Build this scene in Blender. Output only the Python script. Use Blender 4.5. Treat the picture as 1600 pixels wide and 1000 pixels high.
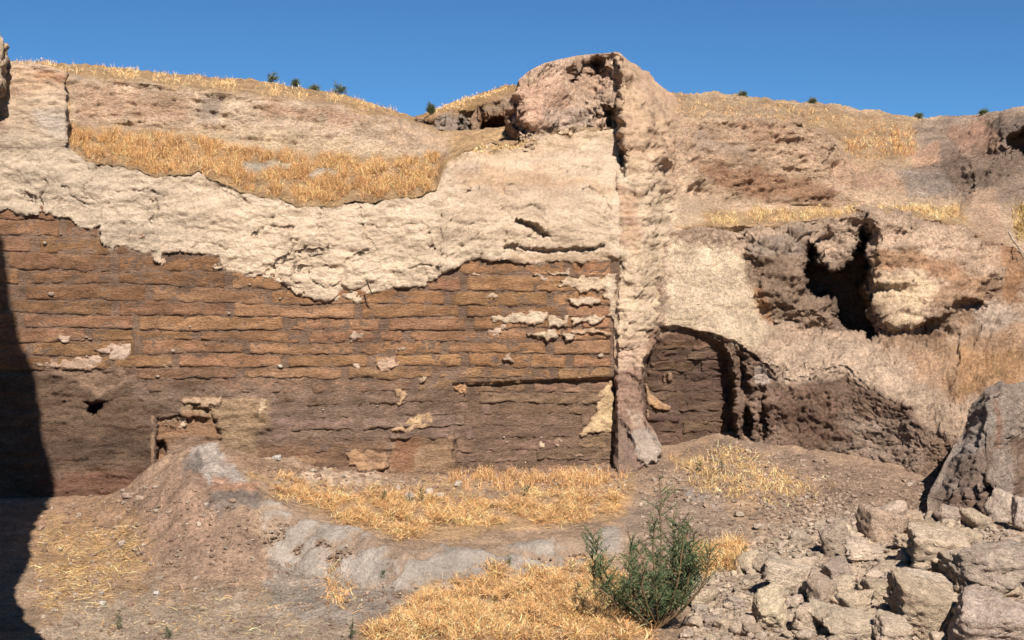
import bpy, bmesh, math, random
import numpy as np

# ------------------------------------------------------------------ camera, sky, sun, exposure
for o in list(bpy.data.objects):
    bpy.data.objects.remove(o)
scene = bpy.context.scene
COL = scene.collection
F, HZ, H = 2200.0, 450.0, 1.7          # focal length in photo pixels, horizon row, eye height
cam_d = bpy.data.cameras.new('camera')
cam_d.sensor_width = 36.0
cam_d.lens = F / 1600.0 * 36.0
cam_d.shift_y = -(500.0 - HZ) / 1600.0
cam_d.clip_start, cam_d.clip_end = 0.05, 3000.0
cam = bpy.data.objects.new('camera', cam_d)
cam.location = (0, 0, H)
cam.rotation_euler = (math.radians(90), 0, 0)
COL.objects.link(cam)
scene.camera = cam

SUN_AZ, SUN_EL = math.radians(13), math.radians(42)   # azimuth: towards the right, behind the camera
S = np.array([math.sin(SUN_AZ) * math.cos(SUN_EL), -math.cos(SUN_AZ) * math.cos(SUN_EL), math.sin(SUN_EL)])
world = bpy.data.worlds.new('World')
scene.world = world
world.use_nodes = True
wn = world.node_tree
wn.nodes.clear()
w_out = wn.nodes.new('ShaderNodeOutputWorld')
w_bg = wn.nodes.new('ShaderNodeBackground')
w_sky = wn.nodes.new('ShaderNodeTexSky')
w_sky.sky_type = 'NISHITA'
w_sky.sun_disc = False
w_sky.sun_elevation = SUN_EL
w_sky.sun_rotation = math.radians(180) - SUN_AZ
w_sky.altitude = 4500
w_sky.air_density = 1.0
w_sky.dust_density = 0.0
w_sky.ozone_density = 9.0
w_bg.inputs['Strength'].default_value = 0.058
w_tint = wn.nodes.new('ShaderNodeVectorMath')        # slide film's cooler rendering of the whole sky
w_tint.operation = 'MULTIPLY'
w_tint.inputs[1].default_value = (0.75, 1.0, 0.96)
wn.links.new(w_sky.outputs[0], w_tint.inputs[0])
wn.links.new(w_tint.outputs[0], w_bg.inputs['Color'])
wn.links.new(w_bg.outputs[0], w_out.inputs['Surface'])
sun_d = bpy.data.lights.new('sun', 'SUN')
sun_d.energy = 5.0
sun_d.angle = math.radians(0.3)
sun_d.color = (1.0, 0.965, 0.91)
sun = bpy.data.objects.new('sun', sun_d)
COL.objects.link(sun)
from mathutils import Vector
sun.rotation_euler = Vector(S).to_track_quat('Z', 'Y').to_euler()
sun.location = (3, -10, 10)
scene.view_settings.view_transform = 'Standard'
scene.view_settings.look = 'None'
scene.view_settings.gamma = 1.0
scene.view_settings.use_curve_mapping = False
scene.cycles.diffuse_bounces = 1
scene.view_settings.exposure = 0.84

rng = np.random.default_rng(7)
random.seed(7)

# ------------------------------------------------------------------ noise
def _h(ix, iy, iz, seed):
    h = (ix.astype(np.uint32) * np.uint32(374761393) + iy.astype(np.uint32) * np.uint32(668265263)
         + iz.astype(np.uint32) * np.uint32(2147483647 - 59) + np.uint32((seed * 974634777 + 12345) & 0xffffffff))
    h = (h ^ (h >> np.uint32(13))) * np.uint32(1274126177)
    h = (h ^ (h >> np.uint32(16))) * np.uint32(2246822519)
    return h ^ (h >> np.uint32(15))
def gn(p, seed=0):
    """gradient noise"""
    p = np.asarray(p, np.float32); sh = p.shape[:-1]; p = p.reshape(-1, 3)
    x, y, z = p[:, 0], p[:, 1], p[:, 2]
    fx, fy, fz = np.floor(x), np.floor(y), np.floor(z)
    tx, ty, tz = x - fx, y - fy, z - fz
    M = np.uint32
    s0 = M((seed * 974634777 + 12345) & 0xffffffff)
    hx = fx.astype(np.int32).astype(M) * M(374761393)
    hy = fy.astype(np.int32).astype(M) * M(668265263)
    hz = fz.astype(np.int32).astype(M) * M(2147483588) + s0
    ux, uy, uz = [t * t * t * (t * (t * 6 - 15) + 10) for t in (tx, ty, tz)]
    def corner(dx, dy, dz):
        h = (hx + M(dx * 374761393)) + (hy + M(dy * 668265263)) + (hz + M(dz * 2147483588))
        h ^= h >> M(13); h *= M(1274126177); h ^= h >> M(16); h *= M(2246822519); h ^= h >> M(15)
        a = (h & M(1023)).astype(np.float32) * (2 / 1023.) - 1
        b = ((h >> M(10)) & M(1023)).astype(np.float32) * (2 / 1023.) - 1
        c = ((h >> M(20)) & M(1023)).astype(np.float32) * (2 / 1023.) - 1
        return a * (tx - dx) + b * (ty - dy) + c * (tz - dz)
    def lx(dy, dz):
        a = corner(0, dy, dz); b = corner(1, dy, dz); return a + ux * (b - a)
    def ly(dz):
        a = lx(0, dz); b = lx(1, dz); return a + uy * (b - a)
    a = ly(0); b = ly(1)
    return (1.3 * (a + uz * (b - a))).reshape(sh)
def fbm(p, octv=4, seed=0, gain=0.5):
    p = np.asarray(p, np.float32)
    a, s, tot = 1.0, 0.0, 0.0
    for k in range(octv):
        s = s + a * gn(p * (2.03 ** k) + 17.3 * k, seed + k * 31)
        tot += a; a *= gain
    return s / tot * 1.6
def worley(u, v, seed=0):
    iu, iv = np.floor(u).astype(np.int64), np.floor(v).astype(np.int64)
    f1 = np.full(u.shape, 9.0, np.float32); f2 = f1.copy(); idv = np.zeros(u.shape, np.float32)
    for dx in (-1, 0, 1):
        for dy in (-1, 0, 1):
            a = _h(iu + dx, iv + dy, np.zeros_like(iu), seed)
            cx = iu + dx + (a & np.uint32(1023)) / 1023.0
            cy = iv + dy + ((a >> np.uint32(10)) & np.uint32(1023)) / 1023.0
            d = np.hypot(u - cx, v - cy)
            near = d < f1
            f2 = np.where(near, f1, np.minimum(f2, d))
            idv = np.where(near, ((a >> np.uint32(20)) & np.uint32(1023)) / 1023.0, idv)
            f1 = np.where(near, d, f1)
    return f1, f2, idv
def sstep(a, b, x):
    t = np.clip((x - a) / (b - a), 0, 1)
    return t * t * (3 - 2 * t)
def poly_sd(px, py, poly):
    """signed distance to a polygon, negative inside; far points get a rough positive value"""
    poly = np.asarray(poly, float)
    out = np.full(px.shape, 999.0, np.float32)
    m = 60
    sel = (px > poly[:, 0].min() - m) & (px < poly[:, 0].max() + m) & (py > poly[:, 1].min() - m) & (py < poly[:, 1].max() + m)
    if not sel.any():
        return out
    x, y = px[sel], py[sel]
    d = np.full(x.shape, 1e9); ins = np.zeros(x.shape, bool)
    n = len(poly)
    for k in range(n):
        (ax, ay), (bx, by) = poly[k], poly[(k + 1) % n]
        ex, ey = bx - ax, by - ay
        t = np.clip(((x - ax) * ex + (y - ay) * ey) / (ex * ex + ey * ey + 1e-9), 0, 1)
        d = np.minimum(d, np.hypot(x - ax - t * ex, y - ay - t * ey))
        c = ((ay > y) != (by > y)) & (x < (bx - ax) * (y - ay) / ((by - ay) + (1e-9 if by == ay else 0)) + ax)
        ins ^= c
    out[sel] = np.where(ins, -d, d)
    return out
def line_d(px, py, pts):
    d = np.full(px.shape, 1e9)
    for (ax, ay), (bx, by) in zip(pts[:-1], pts[1:]):
        ex, ey = bx - ax, by - ay
        t = np.clip(((px - ax) * ex + (py - ay) * ey) / (ex * ex + ey * ey + 1e-9), 0, 1)
        d = np.minimum(d, np.hypot(px - ax - t * ex, py - ay - t * ey))
    return d
def wob(px, py, scale, amp, seed):
    q = np.stack([px / scale, py / scale, np.zeros_like(px) + seed * 1.7], -1)
    return px + amp * fbm(q, 4, seed), py + amp * fbm(q + 31.7, 4, seed + 5)

KALB = 0.70
def C(r, g, b):
    c = (np.array([r, g, b]) / 255.0) ** 0.80
    c = c * 0.93 + 0.07 * c.mean()
    return np.where(c <= 0.04045, c / 12.92, ((c + 0.055) / 1.055) ** 2.4) * KALB
def W3(px, py, Y):
    return np.stack([(px - 800.0) * Y / F, Y, H - (py - HZ) * Y / F], -1)
def curve(pts, x):
    a = np.array(pts, float)
    return np.interp(x, a[:, 0], a[:, 1])
def normals(P):
    du = np.gradient(P, axis=1); dv = np.gradient(P, axis=0)
    n = np.cross(du, dv)
    return n / (np.linalg.norm(n, axis=-1, keepdims=True) + 1e-12)
def paint(col, px, py, lst, seed=0, scale=40, ks=1.0, ka=1.0):
    for k, (poly, c, soft, amp, op) in enumerate(lst):
        wx, wy = wob(px, py, scale, amp * ka, seed + k)
        m = op * (1 - sstep(-soft * ks, soft * ks, poly_sd(wx, wy, poly)))
        col[:] = col * (1 - m[..., None]) + C(*c) * m[..., None]

# ------------------------------------------------------------------ mesh building
def mesh_np(name, verts, quads=None, tris=None, colors=None, smooth=True):
    me = bpy.data.meshes.new(name)
    verts = np.asarray(verts, np.float32).reshape(-1, 3)
    me.vertices.add(len(verts)); me.vertices.foreach_set('co', verts.ravel())
    idx, st, n = [], [], 0
    if quads is not None and len(quads):
        q = np.asarray(quads, np.int32); idx.append(q.ravel()); st.append(np.arange(len(q)) * 4); n = len(q) * 4
    if tris is not None and len(tris):
        t = np.asarray(tris, np.int32); idx.append(t.ravel()); st.append(n + np.arange(len(t)) * 3)
    idx = np.concatenate(idx).astype(np.int32); st = np.concatenate(st).astype(np.int32)
    me.loops.add(len(idx)); me.loops.foreach_set('vertex_index', idx)
    me.polygons.add(len(st)); me.polygons.foreach_set('loop_start', st)
    me.polygons.foreach_set('use_smooth', np.full(len(st), smooth))
    me.update(calc_edges=True)
    if colors is not None:
        at = me.color_attributes.new('Col', 'FLOAT_COLOR', 'POINT')
        c = np.ones((len(verts), 4), np.float32); c[:, :3] = np.asarray(colors).reshape(-1, 3)
        at.data.foreach_set('color', c.ravel())
    return me
def grid_quads(nv, nu):
    i = np.arange(nv * nu).reshape(nv, nu)
    return np.stack([i[:-1, :-1], i[:-1, 1:], i[1:, 1:], i[1:, :-1]], -1).reshape(-1, 4)
def sub_mesh(name, P, col, quads):
    used, inv = np.unique(quads, return_inverse=True)
    return mesh_np(name, P.reshape(-1, 3)[used], inv.reshape(-1, 4), colors=col.reshape(-1, 3)[used])
def put(name, me, mat, parent=None, loc=None):
    o = bpy.data.objects.new(name, me)
    me.materials.append(mat) if (mat and not me.materials) else None
    COL.objects.link(o)
    if loc is not None:
        o.location = loc
    if parent is not None:
        o.parent = parent
        pl = Vector(parent.location)
        if parent.parent is not None:
            pl = pl + Vector(parent.parent.location)
        o.location = Vector(o.location) - pl
    return o
def centred(name, V, quads, cols, mat, parent=None, tris=None, base=False):
    """mesh with its origin at its own middle (or base)"""
    V = np.asarray(V, float).reshape(-1, 3)
    c = V.mean(0)
    if base:
        c[2] = V[:, 2].min()
    return put(name, mesh_np(name, V - c, quads, tris, cols), mat, parent, tuple(c))
def tag(o, label=None, cat=None, group=None, kind=None):
    for k, v in (('label', label), ('category', cat), ('group', group), ('kind', kind)):
        if v:
            o[k] = v
    return o
def empty(name, loc, label, cat, group=None):
    o = bpy.data.objects.new(name, None)
    o.empty_display_size = 0.1
    o.location = loc
    COL.objects.link(o)
    return tag(o, label, cat, group)

# ------------------------------------------------------------------ materials
def earth_mat(name, grain=1.0, bump=0.5, mott=0.35, scale=1.0, rough=0.95, streak=1.0):
    m = bpy.data.materials.new(name)
    m.use_nodes = True
    nt = m.node_tree; N = nt.nodes; L = nt.links
    N.clear()
    out = N.new('ShaderNodeOutputMaterial'); b = N.new('ShaderNodeBsdfPrincipled')
    b.inputs['Roughness'].default_value = rough
    b.inputs['Specular IOR Level'].default_value = 0.08
    geo = N.new('ShaderNodeNewGeometry')
    att = N.new('ShaderNodeVertexColor'); att.layer_name = 'Col'
    mp = N.new('ShaderNodeVectorMath'); mp.operation = 'MULTIPLY'; mp.inputs[1].default_value = (1, 1, streak)
    L.new(geo.outputs['Position'], mp.inputs[0])
    def noise(sc, det, r=0.6):
        n = N.new('ShaderNodeTexNoise'); n.inputs['Scale'].default_value = sc * scale
        n.inputs['Detail'].default_value = det; n.inputs['Roughness'].default_value = r
        L.new(mp.outputs[0], n.inputs['Vector']); return n
    n1 = noise(5, 5); n2 = noise(38, 6, 0.7); n3 = noise(120, 4, 0.7)
    def ramp(n, lo, hi, a=0.32, c=0.68):
        r = N.new('ShaderNodeMapRange'); r.inputs['From Min'].default_value = a; r.inputs['From Max'].default_value = c
        r.inputs['To Min'].default_value = lo; r.inputs['To Max'].default_value = hi
        L.new(n.outputs['Fac'], r.inputs['Value']); return r
    def mul(x, y):
        k = N.new('ShaderNodeMath'); k.operation = 'MULTIPLY'
        L.new(x.outputs[0], k.inputs[0]); L.new(y.outputs[0], k.inputs[1]); return k
    f = mul(mul(ramp(n1, 1 - mott * .6, 1 + mott * .6), ramp(n2, 1 - mott * .9, 1 + mott * .9)), ramp(n3, 1 - mott * .9, 1 + mott * .9))
    mx = N.new('ShaderNodeVectorMath'); mx.operation = 'SCALE'
    L.new(att.outputs['Color'], mx.inputs[0]); L.new(f.outputs[0], mx.inputs['Scale'])
    L.new(mx.outputs[0], b.inputs['Base Color'])
    ad = N.new('ShaderNodeMath'); ad.operation = 'MULTIPLY_ADD'; ad.inputs[1].default_value = 0.5
    L.new(n3.outputs['Fac'], ad.inputs[0]); L.new(n2.outputs['Fac'], ad.inputs[2])
    bp = N.new('ShaderNodeBump'); bp.inputs['Strength'].default_value = bump
    bp.inputs['Distance'].default_value = 0.02 * grain
    L.new(ad.outputs[0], bp.inputs['Height']); L.new(bp.outputs[0], b.inputs['Normal'])
    L.new(b.outputs[0], out.inputs['Surface'])
    return m
M_plaster = earth_mat('plaster_earth', 1.5, 0.9, 0.24, streak=1.6)
M_brick = earth_mat('brick_earth', 1.8, 1.0, 0.42, streak=2.6)
M_mortar = earth_mat('mortar_earth', 1.8, 1.0, 0.42, streak=2.6)
M_bank = earth_mat('bank_earth', 2.0, 1.0, 0.42)
M_hill = earth_mat('hill_earth', 2.6, 1.0, 0.44, streak=1.8)
M_ground = earth_mat('ground_earth', 1.6, 0.9, 0.42)
M_rock = earth_mat('rubble_earth', 1.8, 1.0, 0.34)
def leaf_mat(name, trans=0.3, rough=0.7):
    m = bpy.data.materials.new(name); m.use_nodes = True
    nt = m.node_tree; N = nt.nodes; L = nt.links; N.clear()
    out = N.new('ShaderNodeOutputMaterial'); att = N.new('ShaderNodeVertexColor'); att.layer_name = 'Col'
    d = N.new('ShaderNodeBsdfDiffuse'); t = N.new('ShaderNodeBsdfTranslucent'); mx = N.new('ShaderNodeMixShader')
    mx.inputs[0].default_value = trans
    for s in (d, t):
        L.new(att.outputs['Color'], s.inputs['Color'])
    L.new(d.outputs[0], mx.inputs[1]); L.new(t.outputs[0], mx.inputs[2]); L.new(mx.outputs[0], out.inputs['Surface'])
    return m
M_grass = leaf_mat('dry_grass_blade', 0.15)
M_leaf = leaf_mat('green_leaf', 0.2)

# ------------------------------------------------------------------ relief of weathered mud
def billow(P, octv, seed, gain=.55):
    """rounded lumps parted by sharp creases"""
    a, o, tot = 1.0, 0.0, 0.0
    for k in range(octv):
        o = o + a * np.abs(gn(P * (2.1 ** k) + 7.7 * k, seed + 13 * k)); tot += a; a *= gain
    return o / tot * 2 - .45
def flaky(P, freq, seed, h=.010, levels=(-.42, -.25, -.1, .04, .17, .3, .45)):
    """peeled layers: flat plates with crisp broken edges"""
    f = fbm(np.asarray(P, np.float32) * np.array(freq, np.float32), 6, seed, .58)
    return h * sum(sstep(-.012, .012, f - t) for t in levels) - h * len(levels) / 2
def d_plaster(P, amp=1.0):
    P = np.asarray(P, np.float32)
    x, y, z = P[..., 0], P[..., 1], P[..., 2]
    w = 0.25 * fbm(P * 2.6, 4, 3)
    f1, f2, cid = worley((x + w) * 4.5 + y, (z + 0.6 * w) * 9.5, 5)
    e = f2 - f1
    msk = sstep(-0.15, 0.2, gn(P * 1.3, 40))
    crack = (1 - sstep(0.0, 0.07, e)) * msk
    r = np.abs(gn(P * np.array([2.2, 2.2, 5.0], np.float32) + w[..., None] * 2.0, 91))
    crack2 = (1 - sstep(0.0, 0.03, r)) * sstep(0.0, 0.2, gn(P * 1.1, 77))
    pit = sstep(.42, .62, gn(P * np.array([9, 9, 14], np.float32), 92))
    return amp * (0.028 * fbm(P * np.array([1.3, 1.3, 2.2]), 3, 11) + 0.004 * billow(P * np.array([5, 5, 9]), 4, 12, 0.62)
                  + flaky(P, (2.4, 2.4, 5.0), 19, .0075) + 0.008 * fbm(P * np.array([24, 24, 34]), 2, 18)
                  + 0.012 * (cid - .5) * msk - 0.014 * crack - 0.026 * crack2 - .018 * pit + .010 * fbm(P * np.array([4, 4, 22]), 4, 17, .6))
def d_strata(P, amp=1.0, pitch=0.095):
    """thin eroded layers: each one overhangs the one under it a little"""
    P = np.asarray(P, np.float32)
    zz = P[..., 2] + 0.03 * fbm(P * np.array([1.4, 1.4, 3]), 3, 21)
    k = zz / pitch + 0.35 * gn(P * np.array([3, 3, 1]), 22)
    t = k - np.floor(k)
    saw = np.minimum(t * 1.1, 1) * sstep(1.0, 0.9, t)
    return amp * (0.020 * saw * sstep(-.5, .3, gn(P * 2.1, 24)) + 0.026 * fbm(P * np.array([3.5, 3.5, 11]), 5, 23, 0.65))
def d_rough(P, amp=1.0, fz=1.5):
    P = np.asarray(P, np.float32)
    s = np.array([1, 1, fz], np.float32)
    w = 0.3 * fbm(P * 2.5, 4, 33)
    f1, f2, cid = worley((P[..., 0] + w) * 6 + P[..., 1] * 2, (P[..., 2] + w) * 7 - P[..., 1], 35)
    r = np.abs(gn(P * 3.1 * s + w[..., None] * 1.5, 38))
    crk = (1 - sstep(0, .035, r)) * sstep(-.1, .2, gn(P * 1.4, 39))
    return amp * (0.08 * fbm(P * 1.7 * s, 3, 31) + 0.05 * billow(P * 4.2 * s, 5, 32, 0.62) + flaky(P, (3.0, 3.0, 3.0 * fz), 30, .016) + 0.045 * (cid - .5)
                  - 0.02 * (1 - sstep(0, .08, f2 - f1)) - .04 * crk + .016 * fbm(P * 26, 2, 37))

# ------------------------------------------------------------------ left wall
def Y0(px):
    return 11.0 - 0.22 * np.clip((965 - px) / 965.0, -0.2, 1.6)
LIP = [(-500, 232), (108, 232), (150, 258), (200, 262), (240, 279), (310, 271), (345, 290), (400, 305), (470, 325), (500, 326),
       (560, 318), (640, 312), (682, 300), (700, 250), (720, 240), (760, 229), (800, 223), (850, 217), (900, 208), (950, 203), (1000, 200)]
PLA = [(-500, 325), (0, 330), (15, 328), (38, 337), (62, 333), (70, 330), (85, 338), (108, 341), (125, 352), (147, 360), (158, 352),
       (159, 386), (178, 392), (190, 387), (215, 394), (240, 394), (246, 412), (254, 409), (256, 395), (300, 391), (330, 398), (350, 420),
       (365, 425), (390, 432), (410, 432), (445, 446), (470, 462), (500, 466), (525, 470), (533, 462), (545, 468), (565, 468),
       (572, 462), (590, 458), (620, 452), (660, 449), (690, 427), (730, 412), (745, 407), (790, 405), (810, 412), (840, 414),
       (860, 409), (900, 412), (950, 408), (1000, 405)]
def lip(x):
    x = np.asarray(x, float)
    q = np.stack([x / 30.0, x * 0 + 2.2, x * 0], -1)
    return curve(LIP, x) + 9.0 * fbm(q, 4, 58, .6) * sstep(100, 125, x)
def wall_base(px, py):
    y = Y0(px) + 0.0008 * np.clip(400 - py, 0, 400)
    y = y + 0.45 * sstep(340, 205, py) * sstep(670, 760, px)
    return y
EXCL = [[(-100, 572), (60, 570), (200, 578), (245, 615), (400, 600), (430, 625), (425, 665), (470, 700), (560, 712), (600, 705), (610, 680), (708, 678), (716, 760), (-100, 800)]]
def wall_front(px, py):
    """front of the bricks, before fine relief"""
    P = W3(px, py, wall_base(px, py))
    ero = 0.035 * fbm(P * np.array([1.1, 1.1, 1.6]), 4, 51)
    rec = 0.05 * sstep(2, -2, poly_sd(px, py, [(707, 600), (968, 590), (968, 760), (712, 760)]))
    rec = rec - 0.06 * sstep(590, 740, py) * sstep(960, 700, px)
    return wall_base(px, py) - ero + rec

lw_nu, lw_nv = 640, 250
pu = np.concatenate([np.linspace(-430, -20, 80), np.linspace(-18, 968, lw_nu - 80)])
PX = np.tile(pu, (lw_nv, 1))
vv = np.linspace(0, 1, lw_nv)[:, None]
PY = 800 + (lip(pu)[None] - 800) * vv
PX2, PY2 = wob(PX, PY, 26, 7.0, 61)
sd_pl = PY2 - curve(PLA, PX2)                         # >0 below the plaster edge
pl = sstep(1.5, -2.0, sd_pl)
# second thin coat left of the buttress and the loose ledge band
thick = 0.022 + 0.02 * sstep(-4, -60, sd_pl) + .02 * fbm(np.stack([PX / 40., PX * 0, PX * 0], -1), 3, 62)
ledge = poly_sd(PX2, PY2, [(690, 330), (955, 320), (955, 386), (800, 392), (690, 400)])
Yw = wall_front(PX, PY)
exc = sstep(8, -8, poly_sd(*wob(PX, PY, 60, 18, 63), EXCL[0]))
Yd = Yw + 0.0055 * (1 - pl) * (1 - exc) - thick * pl - 0.012 * sstep(2, -2, ledge)
# carved features
hole = sstep(1, -7, poly_sd(*wob(PX, PY, 14, 4, 64), [(130, 628), (168, 625), (155, 656), (140, 650)]))
Yd = Yd + 0.35 * hole
gro = [(300, 642), (318, 640), (334, 650), (340, 668), (344, 686)]
Yd = Yd + 0.05 * sstep(5, 1.5, line_d(PX, PY, gro))
rc_poly = [(243, 655), (300, 648), (334, 652), (344, 690), (290, 700), (262, 712), (247, 738)]
rcess = sstep(3, -3, poly_sd(*wob(PX, PY, 14, 4, 65), rc_poly))
Yd = Yd + 0.05 * rcess + 0.10 * sstep(2, -3, poly_sd(PX, PY, [(244, 690), (255, 685), (264, 700), (258, 715), (244, 722)]))
slot = sstep(2, -3, poly_sd(*wob(PX, PY, 10, 4, 66), [(806, 344), (838, 350), (860, 368), (848, 372), (826, 356), (806, 351)]))
Yd = Yd + 0.10 * slot
Yd = Yd + 0.05 * sstep(4, 1, line_d(*wob(PX, PY, 20, 5, 67), [(790, 386), (850, 392), (900, 392), (945, 386)])) * pl
CRK = [[(96, 290), (112, 302), (132, 318)], [(345, 290), (370, 305), (392, 322)], [(562, 325), (566, 345), (572, 372), (590, 392)], [(402, 442), (425, 420), (440, 405), (456, 402)],
       [(560, 352), (600, 356), (640, 352), (668, 352), (676, 388)], [(400, 366), (418, 352), (436, 356), (460, 356)], [(240, 300), (244, 330), (238, 345)], [(500, 345), (500, 362)], [(540, 410), (556, 396), (575, 392)],
       [(455, 425), (470, 418), (482, 428)], [(470, 392), (520, 388)], [(728, 300), (770, 292), (815, 296)], [(700, 345), (722, 350), (760, 346)], [(620, 420), (660, 414), (690, 418)], [(300, 385), (330, 380), (352, 392)],
       [(0, 296), (30, 300), (60, 312), (66, 330)], [(180, 300), (230, 296), (262, 306)], [(870, 268), (905, 262), (940, 268)], [(908, 300), (920, 296), (945, 312), (950, 340)], [(780, 330), (830, 322), (852, 326)]]
for k_, c_ in enumerate(CRK):
    Yd = Yd + .020 * sstep(2.2, .6, line_d(*wob(PX, PY, 24, 7, 700 + k_), c_)) * pl
P = W3(PX, PY, Yd)
nrm = normals(P)
dd = pl * d_plaster(P) + (1 - pl) * (d_strata(P, 0.8) * (0.6 + 0.8 * exc) + exc * .35 * d_rough(P, .8, 2.5))
# bigger loose layering where the face turns back
dd = dd + pl * d_strata(P, 1.3, 0.10) * sstep(660, 740, PX) * sstep(340, 300, PY)
lw_P = P + nrm * dd[..., None]
# colour
col = np.zeros(P.shape) + C(138, 103, 79)
paint(col, PX, PY, [
    ([(-500, 600), (968, 596), (968, 800), (-500, 800)], (140, 107, 85), 14, 30, 1),
    ([(700, 596), (968, 590), (968, 760), (706, 760)], (134, 100, 76), 6, 6, .9),
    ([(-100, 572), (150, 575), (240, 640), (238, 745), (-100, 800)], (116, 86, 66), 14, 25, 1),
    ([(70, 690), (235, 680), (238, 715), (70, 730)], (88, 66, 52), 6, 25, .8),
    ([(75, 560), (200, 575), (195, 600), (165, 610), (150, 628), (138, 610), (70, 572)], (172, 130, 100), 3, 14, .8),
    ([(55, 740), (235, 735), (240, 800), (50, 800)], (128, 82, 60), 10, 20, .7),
    ([(286, 620), (418, 622), (420, 650), (395, 690), (400, 720), (300, 700), (280, 660)], (176, 136, 98), 4, 14, .95),
    ([(400, 700), (600, 690), (612, 735), (400, 730)], (138, 98, 70), 8, 18, .9),
    ([(610, 682), (706, 680), (714, 740), (608, 738)], (182, 136, 98), 3, 8, .95),
    ([(615, 684), (655, 682), (650, 735), (612, 730)], (150, 96, 66), 5, 14, .8),
    (rc_poly, (180, 126, 88), 5, 8, .9),
    ([(255, 690), (290, 680), (345, 690), (340, 720), (255, 735)], (160, 124, 98), 6, 10, .8),
], 70)
cp = np.zeros(P.shape) + C(222, 188, 152)
mixr = sstep(60, 420, PX)[..., None]
cp = cp * (1 - mixr) + C(234, 196, 158) * mixr
paint(cp, PX, PY, [
    ([(0, 240), (120, 240), (260, 300), (330, 400), (0, 350)], (210, 178, 147), 40, 40, .7),
    ([(690, 250), (960, 210), (960, 400), (800, 400), (700, 330)], (217, 179, 142), 30, 30, .8),
    ([(725, 265), (800, 262), (960, 285), (960, 300), (800, 300), (730, 290)], (212, 164, 122), 12, 25, .8),
    ([(160, 360), (235, 358), (240, 378), (170, 376)], (176, 148, 122), 8, 12, .7),
    ([(690, 240), (960, 200), (960, 222), (700, 262)], (222, 178, 134), 10, 15, .7),
    ([(800, 396), (950, 394), (955, 412), (800, 410)], (205, 164, 124), 5, 8, .8),
], 90)
mt = fbm(P * np.array([1.6, 1.6, 3.0]), 4, 95)[..., None]
cp = cp * (1 + 0.18 * mt + .14 * fbm(P * np.array([7, 7, 16]), 4, 94)[..., None])
col = col * (1 + 0.22 * fbm(P * np.array([1.8, 1.8, 5.0]), 4, 96)[..., None])
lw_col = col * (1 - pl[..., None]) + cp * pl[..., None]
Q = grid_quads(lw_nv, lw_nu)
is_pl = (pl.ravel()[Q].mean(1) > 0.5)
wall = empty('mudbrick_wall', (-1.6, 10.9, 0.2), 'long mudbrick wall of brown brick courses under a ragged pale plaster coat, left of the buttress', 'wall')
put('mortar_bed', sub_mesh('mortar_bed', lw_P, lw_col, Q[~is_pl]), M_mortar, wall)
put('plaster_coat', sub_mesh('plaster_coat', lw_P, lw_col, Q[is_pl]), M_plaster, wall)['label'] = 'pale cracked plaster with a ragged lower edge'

# bricks, course by course: joints read off the photograph
JY = [((0, 320), (950, 322)), ((0, 344), (950, 348)), ((0, 368), (234, 373), (950, 374)), ((0, 394), (266, 398), (950, 404)),
      ((0, 420), (260, 424), (480, 430), (950, 431)), ((0, 441), (260, 447), (480, 453), (950, 455)), ((0, 466), (260, 472), (480, 475), (950, 478)),
      ((0, 489), (480, 497), (700, 496), (950, 494)), ((0, 512), (480, 517), (950, 513)), ((0, 535), (260, 531), (480, 536), (950, 532)),
      ((0, 558), (260, 553), (480, 554), (950, 552)), ((0, 578), (480, 573), (950, 574)), ((0, 596), (480, 590), (950, 594)),
      ((0, 616), (480, 612), (950, 612)), ((0, 634), (480, 632), (950, 629)), ((0, 652), (480, 652), (950, 646)), ((0, 672), (480, 671), (950, 664)),
      ((0, 692), (480, 690), (950, 682)), ((0, 712), (480, 709), (950, 700)), ((0, 732), (480, 728), (950, 718)), ((0, 752), (480, 748), (950, 738))]
VJ = {2: [56, 230], 3: [180], 4: [36, 180, 357, 724], 5: [36, 234, 420, 700], 6: [181, 360, 560, 724, 880], 7: [213, 448, 602, 735, 905],
      8: [139, 308, 477, 636, 830], 9: [217, 384, 560, 696, 860], 10: [85, 275, 445, 581, 727, 890]}
TOPC = {8: (170, 108, 64), 9: (172, 110, 66)}
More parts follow.
